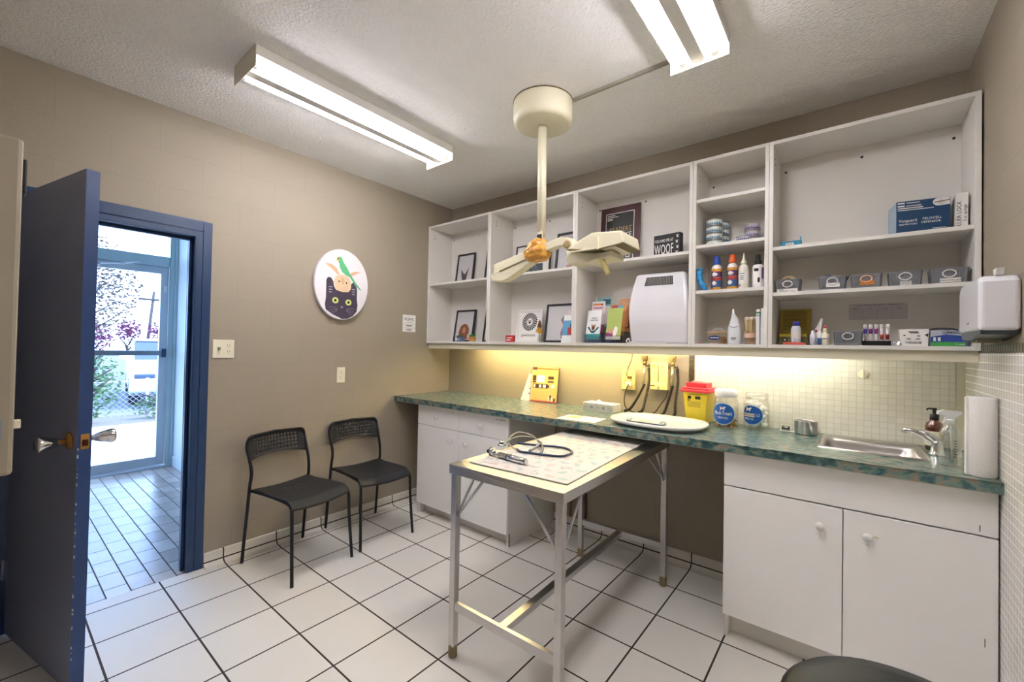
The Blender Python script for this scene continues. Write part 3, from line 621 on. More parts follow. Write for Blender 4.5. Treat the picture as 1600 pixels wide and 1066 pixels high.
# ------------------------------------------------------------ chairs
CH = mat('charcoal_chair_plastic', '#232427', .5, var=.04); CM = mat('black_chair_steel', '#1d1f22', .4, .4)
def sheet(bb, f, nu, nv, hole=None, th=.004):
    """curved sheet from f(u, v) with square holes, given a real thickness"""
    P = [[Vector(f(i/nu, j/nv)) for j in range(nv+1)] for i in range(nu+1)]
    vs = []; idx = {}
    def nr(i, j):
        a = P[min(i+1, nu)][j]-P[max(i-1, 0)][j]; c = P[i][min(j+1, nv)]-P[i][max(j-1, 0)]; return a.cross(c).normalized()
    for s_ in (0, 1):
        for i in range(nu+1):
            for j in range(nv+1): idx[(s_, i, j)] = len(vs); vs.append(tuple(P[i][j]+nr(i, j)*th*s_))
    solid = lambda i, j: 0 <= i < nu and 0 <= j < nv and not (hole and hole(i, j))
    fs = []
    for i in range(nu):
        for j in range(nv):
            if not solid(i, j): continue
            fs.append((idx[0, i, j], idx[0, i, j+1], idx[0, i+1, j+1], idx[0, i+1, j])); fs.append((idx[1, i, j], idx[1, i+1, j], idx[1, i+1, j+1], idx[1, i, j+1]))
            for (di, dj, a, c) in ((-1, 0, (i, j), (i, j+1)), (1, 0, (i+1, j+1), (i+1, j)), (0, -1, (i+1, j), (i, j)), (0, 1, (i, j+1), (i+1, j+1))):
                if not solid(i+di, j+dj): fs.append((idx[(0,)+a], idx[(1,)+a], idx[(1,)+c], idx[(0,)+c]))
    bb.add(vs, fs, 0, True)
def chair(label, loc, rz):
    t = thing('stacking_chair', label, 'chair', loc, rz, group='black perforated chairs against the left wall')
    # local: faces +x
    def seat(u, v):   # u front-back, v left-right
        x = -.190+.42*u; y = -.19+.38*v; y *= (.90+.10*min(1, u*1.6+.1))
        z = .452-.016*math.cos((v-.5)*PI); z += -.045*max(0, (u-.84)/.16)**2; z -= .006*(1-u)*(2*v-1)**2
        return (x, y, z)
    b = B(); sheet(b, seat, 40, 40, lambda i, j: 8 <= i <= 20 and i % 2 == 0 and 14 <= j <= 26 and j % 2 == 0); b.build('seat', CH, t)
    def back(u, v):   # u up, v across
        z = .61+.155*u; y = -.195+.39*v; e = abs(2*v-1)
        if u > .75: y *= 1-.10*((u-.75)/.25)**2
        z2 = z + (.025*(1-e*e) if u < .2 else 0)*(1-u/.2 if u < .2 else 0) - (.02*e**6 if u > .8 else 0)
        x = -.215-.045*(1-e*e)-.03*u; return (x, y, z2)
    b = B(); sheet(b, back, 14, 37, lambda i, j: 3 <= i <= 12 and i % 2 == 1 and 5 <= j <= 31 and j % 2 == 1, th=-.005); b.build('backrest', CH, t)
    for s_ in (-1, 1):
        y = s_*.195
        b = B(); b.tube(sp3([(-.245, s_*.20, 0), (-.20, y, .40), (-.19, y, .47), (-.185, y*.97, .55), (-.205, y*.97, .62), (-.238, y*.98, .70), (-.24, y*.92, .748), (-.243, y*.80, .762)]), .0095, n=10); b.build('rear_leg', CM, t)
        b = B(); b.tube(sp3([(.255, s_*.20, 0), (.232, s_*.192, .25), (.225, s_*.19, .38), (.215, s_*.188, .418), (.17, s_*.184, .436), (0, s_*.175, .44), (-.18, s_*.185, .442), (-.195, s_*.193, .44)]), .0095, n=10); b.build('front_leg', CM, t)
    B().tube([(-.243, -.158, .762), (-.275, 0, .766), (-.243, .158, .762)], .008).build('top_rail', CM, t)
    B().tube([(.19, -.18, .425), (.19, .18, .425)], .007).build('seat_rail', CM, t)
    return t
chair('black perforated stacking chair nearest the doorway', (.325, -1.54, 0), math.radians(9))
chair('black perforated stacking chair nearest the worktop', (.285, -1.02, 0), math.radians(-3))
# stool in the foreground
sg = thing('padded_stool', 'black vinyl padded stool seat in the near foreground', 'stool', (3.10, -1.645, 0))
B().lathe([(.20, .54), (.222, .55), (.228, .575), (.225, .60), (.21, .615), (.17, .621), (.001, .623)], n=48).build('seat', mat('black_vinyl', '#161819', .35, bump=.15, bscale=300), sg)
B().lathe([(.03, .30), (.03, .54)], n=20).build('column', CHROME, sg)
B().lathe([(.035, .08), (.035, .32)], n=20).build('sleeve', BLACK, sg)
for k in range(5):
    a = 2*PI*k/5+.3; b = B(); b.tube([(0, 0, .10), (.12*math.cos(a), .12*math.sin(a), .095), (.235*math.cos(a), .235*math.sin(a), .07)], .016, rr=[.02, .018, .012]); b.ball((.235*math.cos(a), .235*math.sin(a), .028), .028, mi=1); b.build('leg', [BLACK, DARK], sg)
# ------------------------------------------------------------ left wall items
def outlet_slots(bb, y, z, mi):
    for dz in (.019, -.019):
        for dy in (-.006, .006): bb.box(.0068, .0076, y+dy-.001, y+dy+.001, z+dz, z+dz+.008, mi)
        bb.box(.0068, .0076, y-.002, y+.002, z+dz-.010, z+dz-.006, mi)
o1 = thing('outlet', 'almond duplex outlet plate low on the left wall above the chairs', 'outlet', (0.0005, -1.103, 1.11))
B().box(0, .006, -.033, .033, -.058, .058).build('plate', ALM, o1, bevel=.002)
b = B(); b.box(.006, .0072, -.0165, .0165, .006, .034); b.box(.006, .0072, -.0165, .0165, -.034, -.006); b.build('sockets', ALM, o1, bevel=.0005, seg=1)
b = B(); outlet_slots(b, 0, 0, 0); b.build('slots', DARK, o1)
o2 = thing('switch_outlet_plate', 'almond double plate with a toggle switch and outlet beside the doorway', 'light switch', (0.0005, -1.87, 1.30))
B().box(0, .006, -.057, .057, -.056, .056).build('plate', ALM, o2, bevel=.002)
B().box(.006, .018, -.028, -.018, -.006, .010).build('toggle', mat('olive_toggle', '#8d8a66', .5), o2, bevel=.001)
b = B(); outlet_slots(b, .026, .0, 0); b.build('slots', DARK, o2)
# paper notice
nt_ = thing('wall_notice', 'small white printed notice taped to the left wall near the shelves', 'notice', (0.001, -.482, 1.532))
B().box(0, .001, -.068, .068, -.074, .074).build('sheet', PAPER, nt_)
b = B()
for z in (-.008, -.041): b.box(.001, .0014, -.060, .062, z, z+.002)
b.box(.001, .0014, -.03, .035, .010, .014); b.box(.001, .0014, -.062, .062, -.072, -.070); b.build('ruled_lines', GREY, nt_)
letters('lettering', [('VOHC', .042, .0012, 0, .022), ('Accepted', .022, .0012, 0, -.030), ('Products', .022, .0012, 0, -.062)], DARK, nt_) if False else None
def wall_letters(rows, m_, parent):
    return letters('lettering', [(t_, s_, x_, y_, z_) for t_, s_, x_, y_, z_ in rows], m_, parent, rot=(PI/2, 0, PI/2))
wall_letters([('VOHC', .038, .0012, 0, .024), ], DARK, nt_)
b = B()
for z, c in ((-.018, .034), (-.026, .026), (-.052, .03), (-.060, .022)): b.box(.001, .0014, -c, c, z, z+.004)
b.build('small_print', DARK, nt_)
# oval canvas: cat, rabbit, parakeet
cv = thing('oval_canvas', 'oval canvas print of a black cat, rabbit and green parakeet on the left wall', 'wall art', (0.001, -1.123, 1.787))
b = B(); b.prism(ell(0, 0, .212, .262, 56), 0, .032, 'x'); b.build('canvas', mat('white_canvas', '#e4e0e2', .7, bump=.1, bscale=500), cv, bevel=.003)
# picture coordinates: pixel in 820x1066 crop -> local y,z ; centre (425,525), 340 px = .212, 440 px= .262
def Q(px, py): return ((px-427)/318*.205, (525-py)/440*.262)
def P(pts): return [Q(*p) for p in pts]
fx = .0322
b = B()
b.prism(P([(395, 940), (310, 905), (232, 850), (222, 790), (232, 700), (232, 560), (232, 490), (250, 455), (285, 455), (315, 500), (322, 555), (350, 600), (425, 612), (500, 602), (530, 560), (535, 505), (560, 480), (590, 510), (612, 560), (612, 700), (622, 770), (612, 850), (560, 915), (490, 950), (430, 958)]), fx, fx+.0004, 'x', 0)
b.prism(P([(330, 560), (322, 480), (345, 430), (385, 405), (440, 400), (490, 420), (530, 480), (535, 540), (525, 580), (500, 612), (430, 618), (365, 605)]), fx, fx+.0007, 'x', 1)
b.prism(P([(215, 285), (290, 290), (350, 330), (385, 395), (370, 410), (300, 350), (240, 310)]), fx, fx+.0005, 'x', 2)
b.prism(P([(500, 405), (540, 355), (600, 335), (650, 340), (600, 365), (530, 410)]), fx, fx+.0005, 'x', 2)
b.prism(P([(350, 200), (385, 180), (410, 190), (430, 240), (480, 310), (520, 385), (530, 420), (470, 405), (420, 370), (390, 320), (380, 260), (360, 235)]), fx, fx+.001, 'x', 3)
b.prism(P([(500, 400), (530, 395), (600, 490), (670, 572), (650, 570), (590, 520)]), fx, fx+.001, 'x', 3)
b.prism(P([(345, 205), (375, 190), (385, 215), (372, 238), (355, 240), (343, 225)]), fx, fx+.0012, 'x', 4)
for ex, ey in ((343, 730), (505, 742)):
    b.prism([Q(x, y) for x, y in ell(ex, ey, 38, 38, 20)], fx, fx+.0007, 'x', 5); b.prism([Q(x, y) for x, y in ell(ex, ey, 15, 18, 14)], fx, fx+.0009, 'x', 6)
for ex, ey in ((383, 490), (474, 500), (368, 210)): b.prism([Q(x, y) for x, y in ell(ex, ey, 8, 12, 10)], fx, fx+.0014, 'x', 6)
b.prism([Q(x, y) for x, y in ell(425, 480, 20, 45, 14)], fx, fx+.0009, 'x', 2)
b.prism(P([(405, 800), (440, 800), (425, 825)]), fx, fx+.0009, 'x', 7)
for s_ in (-1, 1):
    for k in range(4):
        y0_, z0_ = Q(425+s_*55, 830+k*8); y1_, z1_ = Q(425+s_*(165-k*12), 830+k*32-10*(k == 0)); b.tube([(fx+.0005, y0_, z0_), (fx+.0005, (y0_+y1_)/2, (z0_+z1_)/2+.006), (fx+.0005, y1_, z1_)], .0007, n=4, mi=7)
for cx, s_ in ((282, 1), (565, -1)):
    for k in range(3): b.prism([Q(x, y) for x, y in ell(cx, 570+k*32, 26-k*3, 6, 10)], fx, fx+.0006, 'x', 7)
b.build('picture', [mat('print_black_cat', '#463d4b', .7, var=.15, scale=40), mat('print_rabbit', '#e0c3a0', .7, var=.1, scale=40), mat('print_rabbit_tan', '#d9ae86', .7, var=.1), mat('print_green_parakeet', '#5bb87c', .7, var=.15, scale=30),
    mat('print_yellow_head', '#cfc06a', .7), mat('print_cat_eye', '#c9d67a', .6), DARK, mat('print_pale_fur', '#a9a4b4', .7)], cv)
# beige appliance at the left edge on the front wall, with its cable
ap = thing('wall_box', 'beige metal equipment box on the wall at the left edge of the photo', 'equipment box', (1.44, YF+.001, 1.03))
b = B(); b.box(-.16, .06, 0, .264, 0, .775); b.build('housing', mat('beige_enamel', '#a89f8c', .45), ap, bevel=.008)
b = B(); b.box(-.04, .02, .264, .272, .66, .74); b.build('top_latch', BLACK, ap, bevel=.003)
b = B(); b.box(.0, .018, .264, .276, .10, .12); b.build('side_latch', ALM, ap, bevel=.002)
b = B(); b.box(.06, .0615, .16, .246, .08, .13); b.build('label_plate', mat('blue_grey_label', '#8d9aa8', .5), ap)
b = B(); b.tube(sp3([(1.40, YF+.20, 1.03), (1.38, YF+.215, .8), (1.34, YF+.18, .5), (1.38, YF+.20, .25), (1.42, YF+.235, .05), (1.44, YF+.26, .012), (1.5, YF+.35, .008)]), .006)
tag(b.build('power_cable', mat('grey_cable', '#6c747c', .5)), 'grey cable hanging from the beige wall box to the floor', 'cable')
# ------------------------------------------------------------ picture frames on the shelves
SH = {'b': ZB+.018, 1: 1.90, 2: 1.905, 3: 1.915, 41: 2.198, 42: 1.939, 43: 1.682, 51: 1.880, 52: 1.648}
FRB = mat('black_picture_frame', '#26272b', .45); PG = mat('photo_backdrop_grey', '#c9c7ca', .6, var=.02)
def frame(name, label, x, y, z, w_, h_, bw=.016, lean=9, yaw=0, fm=FRB, inner=PG, art=None, arts=None, group=None, cat='picture frame', th=.016):
    t = thing(name, label, cat, (x, y, z+.0005), rot=(math.radians(-lean), 0, math.radians(yaw)), group=group)
    b = B()
    for (a, c, e, f) in ((-w_/2, w_/2, 0, bw), (-w_/2, w_/2, h_-bw, h_), (-w_/2, -w_/2+bw, bw, h_-bw), (w_/2-bw, w_/2, bw, h_-bw)): b.box(a, c, -th, 0, e, f)
    b.build('frame', fm, t, bevel=.001, seg=1)
    B().box(-w_/2+bw, w_/2-bw, -th*.55, -th*.4, bw, h_-bw).build('photo_sheet', inner, t)
    if art:
        b = B()
        for k, (poly, mi) in enumerate(art): b.prism([(u*w_, v*h_) for u, v in poly], -th*.55-.0003-.00012*(k+1), -th*.55, 'y', mi)
        b.build('pictured_subject', arts, t)
    return t
TERR = mat('print_dark_terrier', '#463f42', .7, var=.3, scale=60); BRN = mat('print_brown_dog', '#8a5238', .7, var=.2, scale=40); TAN = mat('print_tan', '#b58a6a', .7)
MAU = mat('print_mauve_grey_dog', '#8b7a80', .7, var=.2, scale=40); WDG = mat('print_white_dog', '#e4dfe2', .7); BLUEP = mat('print_navy', '#28527a', .6); GRN = mat('print_green', '#2f7a4a', .6)
dog = [([(-.20, .0), (-.13, .20), (-.18, .30), (-.24, .52), (-.05, .36), (.03, .36), (.20, .56), (.13, .30), (.10, .20), (.14, .0)], 0)]
# shrink to inside frame
def inner(p, lo=.07): return [([(u, max(lo, v)) for u, v in q], mi) for q, mi in p]
G1 = 'black framed pet photos on the shelves'
frame('picture_frame', 'black framed photo of a dark pointy-eared dog, upper shelf at far left', .225, -.045, SH[1], .225, .30, art=inner(dog), arts=[TERR], group=G1, lean=8)
frame('picture_frame', 'black frame half hidden by the shelf side, right of the pointy-eared dog photo', .592, -.045, SH[1], .225, .295, art=inner([([(-.28, .05), (-.24, .28), (-.30, .42), (-.10, .36), (.1, .36), (.25, .2), (.2, .05)], 0)]), arts=[TERR], group=G1, lean=8)
frame('picture_frame', 'black framed photo of a long-eared brown dog, lower shelf at far left', .243, -.06, SH['b'], .245, .295, art=inner([([(-.22, .05), (-.27, .30), (-.20, .48), (-.05, .56), (.12, .54), (.24, .42), (.26, .28), (.20, .2), (.2, .05)], 0), (ell(.0, .36, .09, .10, 12), 1)]), arts=[BRN, TAN], group=G1, lean=9)
frame('picture_frame', 'black frame half hidden by the shelf side, right of the small yellow pot', .612, -.06, SH['b'], .245, .30, art=inner([([(.0, .3), (.05, .4), (.2, .4), (.2, .05), (.05, .05)], 0)]), arts=[TERR], group=G1, lean=9)
frame('picture_frame', 'black framed photo of a white-faced puppy behind the lamp arm', 1.325, -.045, SH[2], .22, .325, bw=.018, art=inner([([(-.1, .05), (-.02, .2), (.35, .25), (.38, .05)], 1), (ell(.22, .36, .16, .15, 16), 0), (ell(.16, .33, .03, .025, 8), 2), (ell(.25, .44, .02, .018, 8), 2), (ell(.14, .42, .02, .018, 8), 2), ([(.06, .42), (.04, .55), (.12, .50)], 3)]), arts=[WDG, TAN, DARK, MAU], group=G1, lean=7)
frame('picture_frame', 'large black framed dog photo partly behind a leaflet on a lower shelf', 1.30, -.07, SH['b'], .31, .30, bw=.016, art=inner([([(-.02, .1), (-.05, .25), (.02, .45), (-.06, .58), (.0, .68), (.12, .64), (.22, .50), (.28, .3), (.28, .1)], 0)]), arts=[MAU], group=G1, lean=8)
# document in thin black frame on shelf 2
cf = frame('picture_frame', 'wide thin-framed certificate with wreath artwork behind the lamp arm', .99, -.04, SH[2], .345, .275, bw=.009, lean=6, inner=PAPER, group=G1)
b = B()
for k in range(9):
    a = k*.42+.3; b.M = Matrix.Translation((.03+.075*math.cos(a), -.0098, .155+.065*math.sin(a))) @ Matrix.Rotation(a, 4, 'Y'); b.prism(ell(0, 0, .020, .008, 8), 0, .001, 'y')
b.M = Matrix.Identity(4); b.build('wreath', GRN, cf)
letters('lettering', [('Cy', .075, -.10, -.0095, .13)], BLUEP, cf)
bc = thing('chalkboard_card', 'small dark speckled card standing on the upper shelf under the orange wrap', 'card', (1.075, -.13, SH[2]), math.radians(4))
B().box(-.075, .075, 0, .003, 0.0005, .09).build('card', mat('slate_card', '#3d454c', .7, var=.3, scale=60), bc)
b = B(); rnd = random.Random(9)
for k in range(26): 
    x, z = rnd.uniform(-.06, .06), rnd.uniform(.01, .08); b.box(x, x+.004, -.0005, 0, z, z+.003)
b.build('white_flecks', PAPER, bc)['kind'] = 'stuff'
# pawmaste print
pm = thing('art_print', 'white framed black mandala paw print art leaning in the second unit', 'picture frame', (1.005, -.10, SH['b']+.0005), rot=(math.radians(-10), 0, 0))
b = B(); pw, ph = .235, .262
for (a, c, e, f) in ((-pw/2, pw/2, 0, .014), (-pw/2, pw/2, ph-.014, ph), (-pw/2, -pw/2+.014, .014, ph-.014), (pw/2-.014, pw/2, .014, ph-.014)): b.box(a, c, -.014, 0, e, f)
b.build('frame', WPL, pm, bevel=.001, seg=1); B().box(-pw/2+.014, pw/2-.014, -.007, -.005, .014, ph-.014).build('print_sheet', PAPER, pm)
b = B(); cz = .165
for k in range(24):
    a = 2*PI*k/24
    b.M = Matrix.Translation((math.cos(a)*.064, -.0075, cz+math.sin(a)*.064)) @ Matrix.Rotation(-a, 4, 'Y'); b.prism(ell(0, 0, .011, .0065, 8), 0, .0006, 'y')
    b.M = Matrix.Translation((math.cos(a)*.045, -.0075, cz+math.sin(a)*.045)) @ Matrix.Rotation(-a, 4, 'Y'); b.prism(ell(0, 0, .010, .0045, 8), 0, .0006, 'y')
b.M = Matrix.Identity(4)
for r in (.030, .053, .034): b.tube([(x, -.0073, z) for x, z in ell(0, cz, r, r, 28)], .0013, n=4, closed=True)
b.prism(ell(0, cz-.006, .011, .009, 12), -.0076, -.007)
for k in range(4): b.prism(ell(-.013+.0087*k, cz+.010-abs(k-1.5)*.003, .0038, .005, 8), -.0076, -.007)
b.build('mandala', DARK, pm); letters('lettering', [('pawmaste', .034, 0, -.0073, .048)], DARK, pm)
# small pots
def pot(label, x, y, z, s_, pm_, gm, seed, cube):
    t = thing('potted_plant', label, 'potted plant', (x, y, z+.0005), math.radians(8))
    b = B()
    if cube: b.taper(-s_, s_, -s_, s_, 0, s_*1.35, .95)
    else: b.lathe([(s_*.8, 0), (s_*.98, s_*1.2), (s_*1.02, s_*1.25)], n=20)
    b.build('pot', pm_, t, bevel=.002); b = B(); rnd = random.Random(seed)
    for k in range(130):
        a = rnd.uniform(0, 6.28); r = rnd.uniform(0, s_*.95); h = s_*rnd.uniform(.5, .95)*(1.1-r/s_*.5); x0, y0 = r*math.cos(a)*.6, r*math.sin(a)*.6
        b.cyl((x0, y0, s_*1.2), (r*math.cos(a)*1.15, r*math.sin(a)*1.15, s_*1.3+h*.8), .0022, .0006, n=4, smooth=False)
    b.build('grass_tuft', gm, t)['kind'] = 'stuff'; return t
GG = mat('bright_green_grass', '#3f9a3a', .6, var=.2, scale=50); GD = mat('dark_green_grass', '#4c6b35', .6, var=.3, scale=50)
p_ = pot('tiny potted grass in a blue and white square pot before the brown dog photo', .335, -.195, SH['b'], .030, mat('blue_grey_pot', '#5c6f8f', .6), GD, 1, True)
b = B(); b.box(-.024, -.005, -.031, -.0295, .008, .034); b.box(.002, .022, -.031, -.0295, .016, .024); b.build('white_patch', PAPER, p_)
p_ = pot('tiny potted grass in a yellow woven pot right of the blue pot', .485, -.195, SH['b'], .033, mat('yellow_wicker_pot', '#c39a48', .8, var=.3, scale=60), GG, 2, False)
B().lathe([(.0315, 0), (.0325, .006)], (0, 0, .026), n=20).build('orange_band', mat('orange_ribbon', '#c0603a', .6), p_)
rb = thing('red_box', 'small red and white printed box beside the mandala print', 'box', (.935, -.235, SH['b']+.0005), math.radians(-4))
B().box(-.04, .04, -.012, .012, 0, .052).build('carton', mat('red_carton', '#c4323a', .5, var=.15, scale=60), rb, bevel=.001)
b = B(); b.box(-.03, .012, -.0126, -.012, .012, .02); b.box(-.025, .03, -.0126, -.012, .030, .036); b.build('printed_bands', PAPER, rb)
fl = thing('dried_flower', 'small glass vase with a yellow dried flower and brown leaf', 'flower vase', (1.185, -.20, SH['b']+.0005))
B().lathe([(.012, 0), (.014, .004), (.013, .035), (.009, .045), (.010, .055)], n=16, caps=False).build('vase', mat_clear('vase_glass', (.9, .93, .93), .15), fl)
b = B(); rnd = random.Random(4)
for k in range(40):
    a = rnd.uniform(0, 6.28); q = rnd.uniform(-.9, 1.2); d = Vector((math.cos(a)*math.cos(q), math.sin(a)*math.cos(q), math.sin(q)))*.034; c0 = Vector((0, 0, .085))
    b.add([tuple(c0), tuple(c0+d*.6+Vector((.006, 0, .004))), tuple(c0+d), tuple(c0+d*.6-Vector((.006, 0, .004)))], [(0, 1, 2, 3)])
b.ball((0, 0, .085), .016); b.build('petals', mat('yellow_petal', '#d6a83c', .7, var=.25, scale=60), fl)['kind'] = 'stuff'
b = B(); b.prism([(-.02, .11), (-.005, .16), (.006, .165), (.02, .12), (.01, .10)], -.002, .002); b.cyl((0, 0, .01), (0, 0, .1), .002, n=5); b.build('brown_leaf', mat('brown_leaf', '#5a3a24', .7, var=.3), fl)
# leaflets and their racks
def leaflet(label, x, y, z, w_, h_, lean, yaw, m_, bands, group, text=None):
    t = thing('leaflet', label, 'leaflet', (x, y, z+.0005), rot=(math.radians(-lean), 0, math.radians(yaw)), group=group)
    B().box(-w_/2, w_/2, -.0015, 0, 0, h_).build('sheet', m_, t)
    if bands:
        b = B()
        for k, (p, mi) in enumerate(bands): b.prism([(u*w_, v*h_) for u, v in p], -.0019-.0001*k, -.0014, 'y', mi)
        b.build('printed_picture', [mat('ink_teal', '#2f9c92', .6), mat('ink_brown', '#6a3d22', .6), mat('ink_white', '#efeae2', .6), mat('ink_red', '#b23a32', .6), mat('ink_magenta', '#8c3a6a', .6), mat('ink_dark_teal', '#1f5a63', .6), mat('ink_orange', '#cf7a34', .6), mat('ink_skin', '#c99878', .6), mat('ink_sky', '#5f9cc4', .6)], t)
    if text: letters('lettering', [(s_, sz, 0, -.0022, zz) for s_, sz, zz in text], DARK, t)
    return t
def R4(a, c, e, f): return [(a, e), (c, e), (c, f), (a, f)]
GL = 'pet care leaflets in the acrylic racks'
WHL = mat('leaflet_white', '#e6e9e8', .5); GRL = mat('leaflet_lime', '#a9b85a', .5, var=.15); PKL = mat('leaflet_pale_pink', '#dcc9c8', .5); ORL = mat('leaflet_orange', '#c98a52', .5, var=.3, scale=30); DTL = mat('leaflet_teal', '#7fa7a5', .5)
zb = SH['b']+.022
leaflet('white leaflet with a furry face and teal foot, front of the left stack', 1.635, -.225, zb, .105, .205, 12, 0, WHL, [(R4(-.5, .5, 0, .19), 0), (ell(0, .40, .12, .09, 12), 1), ([(-.42, .42), (-.30, .44), (-.1, .30), (.1, .30), (.34, .44), (.42, .40), (.1, .22), (-.1, .22)], 5), (ell(-.1, .48, .06, .05, 8), 7), (ell(.12, .48, .06, .05, 8), 7)], GL, [('SENIOR', .012, .145), ('CAREGIVER', .012, .130)])
leaflet('pale leaflet showing just above the white furry-face leaflet', 1.645, -.185, zb+.03, .105, .21, 10, 0, PKL, [(R4(-.35, .3, .90, .93), 4), (R4(.3, .5, 0, .35), 4)], GL)
leaflet('orange leaflet third in the left stack, behind the pale pink one', 1.630, -.15, zb+.06, .10, .21, 8, 0, WHL, [(R4(-.42, .36, .74, .92), 6), (R4(.2, .36, .74, .92), 3)], GL)
leaflet('teal topped leaflet at the back of the left stack', 1.655, -.11, zb+.09, .105, .21, 6, 0, DTL, [(R4(-.05, .46, .76, .93), 5), (R4(.1, .46, .1, .7), 2)], GL)
leaflet('lime green leaflet with a white puppy, front of the right stack', 1.785, -.225, zb, .105, .215, 12, 0, GRL, [(R4(-.5, .5, 0, .10), 2), (R4(-.5, .1, .10, .22), 4), (ell(-.15, .26, .22, .07, 10), 7), ([(-.05, .02), (0, .30), (.10, .42), (.26, .38), (.26, .25), (.18, .10), (.15, .02)], 2)], GL)
leaflet('leaflet with a blue sky top showing above the lime green one', 1.795, -.185, zb+.025, .105, .215, 10, 0, ORL, [(R4(-.1, .3, .86, .97), 8), (R4(-.5, -.1, .86, .97), 3)], GL)
leaflet('pale orange leaflet at the back of the right stack', 1.83, -.14, zb+.055, .105, .225, 8, 0, ORL, [(R4(-.4, .2, .76, .94), 7), (R4(.2, .5, .1, .6), 1)], GL)
leaflet('white leaflet with a red and teal picture leaning at the second unit side', 1.45, -.235, SH['b'], .105, .20, 12, 0, WHL, [(R4(-.5, .5, .26, .80), 8), (R4(-.1, .5, .28, .55), 3), (ell(.2, .62, .15, .09, 10), 5)], 'single leaflets beside the racks')
leaflet('leaflet with a dog portrait peeking over the white leaflet in the second unit', 1.455, -.195, SH['b']+.0, .095, .245, 10, 0, PKL, [(ell(.1, .93, .3, .05, 10), 1)], 'single leaflets beside the racks')
AC = mat_clear('clear_acrylic', (.93, .93, .93), .12)
for i, x in enumerate((1.65, 1.80)):
    rk = thing('acrylic_rack', ['clear acrylic leaflet rack nearest the unit side', 'clear acrylic leaflet rack next to the heater'][i], 'leaflet rack', (x, -.14, SH['b']+.0005), group='clear acrylic leaflet racks')
    b = B(); b.box(-.06, .06, -.10, .11, 0, .003); b.box(-.06, .06, -.102, -.10, 0, .05)
    for k in range(1, 4): b.box(-.06, .06, -.10+.05*k, -.098+.05*k, .0, .05+.03*k)
    b.build('tray', AC, rk); b = B(); b.box(-.062, -.06, -.10, .11, 0, .07); b.box(.06, .062, -.10, .11, 0, .07); b.build('side', AC, rk)
# READERS' CHOICE plaque
pq = thing('award_plaque', 'maroon award plaque reading READERS CHOICE on the upper middle shelf', 'plaque', (1.735, -.03, SH[3]+.0005), rot=(math.radians(-3), 0, 0))
MAR = mat('mahogany_plaque', '#4a2428', .35, var=.15, scale=20)
B().box(-.145, .145, -.018, 0, 0, .43).build('board', MAR, pq, bevel=.003)
B().box(-.105, .105, -.020, -.018, .045, .385).build('white_border', PAPER, pq)
B().box(-.100, .100, -.021, -.0199, .05, .380).build('black_panel', mat('plaque_black', '#262624', .3), pq)
b = B(); b.prism([(-.1, .05), (-.03, .05), (-.06, .25), (-.1, .29)], -.0213, -.021); b.build('blue_corner', mat('plaque_blue', '#33507e', .4), pq)
letters('lettering', [('READERS\'', .052, .008, -.0214, .245, 1, .165), ], mat('plaque_gold', '#b08d4a', .4), pq)
letters('lettering', [('CHOICE', .054, .018, -.0214, .200, 1, .140)], PAPER, pq)
b = B()
for z, x1 in ((.366, -.035), (.354, -.012), (.342, -.05), (.334, -.055)): b.box(-.092, x1, -.0214, -.021, z, z+.0045)
b.build('small_print', PAPER, pq)
b = B(); b.box(.052, .080, -.0216, -.021, .06, .095); b.build('white_badge', PAPER, pq); B().box(.058, .074, -.0219, -.0215, .066, .089).build('badge_centre', DARK, pq)
# YOU HAD ME AT WOOF
wf = thing('box_sign', 'black box sign reading YOU HAD ME AT WOOF', 'sign', (2.10, -.15, SH[3]+.0005), math.radians(-8))
B().box(-.085, .085, 0, .045, 0, .15).build('block', mat('black_wood_sign', '#2b2a2d', .6), wf, bevel=.002)
letters('lettering', [('YOU HAD ME AT', .026, -.017, -.0006, .103, 1, .122), ('WOOF', .088, -.017, -.0006, .028, 1, .122)], PAPER, wf)
b = B()
for k in range(4):
    z = .025+k*.033; x = .066+.004*(k % 2); b.prism(ell(x, z, .006, .005, 8), -.0006, 0)
    for q in range(3): b.prism(ell(x-.006+.006*q, z+.009, .0024, .003, 6), -.0006, 0)
b.build('paw_marks', PAPER, wf)
# white curved heater / purifier
ht = thing('air_heater', 'white curved-front room heater with a slatted top vent on the middle shelf', 'heater', (2.075, -.135, SH['b']+.0005), math.radians(4))
b = B(); W2 = .165
prof = [(0.09, .0), (-.085, .0)] + [(-.085-.045*math.sin(PI*k/14)*1.0 + .02*(k/14), .435*k/14) for k in range(1, 15)] + [(.02, .44), (.06, .42), (.085, .38)]
def half(z): return .170+.008*math.sin(PI*min(z, .44)/.44)-.024*max(0, (z-.15)/.29)**2
vs = [(-half(z), y, z) for y, z in prof] + [(half(z), y, z) for y, z in prof]; n_ = len(prof)
b.add(vs, [tuple(range(n_)), tuple(reversed(range(n_, 2*n_)))] + [(i, n_+i, n_+(i+1) % n_, (i+1) % n_) for i in range(n_)])
b.build('shell', mat('glossy_white_plastic', '#e3e2e8', .25, coat=.3, var=.01), ht, bevel=.020, seg=5)
def fy(z):
    k = z/.435*14; return -.085-.045*math.sin(PI*k/14)+.02*(k/14)
b = B()
b.add([(-.085, fy(.355)-.002, .355), (.085, fy(.355)-.002, .355), (.078, fy(.410)-.002, .410), (-.078, fy(.410)-.002, .410), (-.085, fy(.355)+.01, .355), (.085, fy(.355)+.01, .355), (.078, fy(.41)+.01, .41), (-.078, fy(.41)+.01, .41)],
      [(0, 1, 2, 3), (4, 7, 6, 5), (0, 4, 5, 1), (1, 5, 6, 2), (2, 6, 7, 3), (3, 7, 4, 0)])
b.build('vent_recess', mat('dark_vent', '#3c3b3a', .7), ht)
b = B()
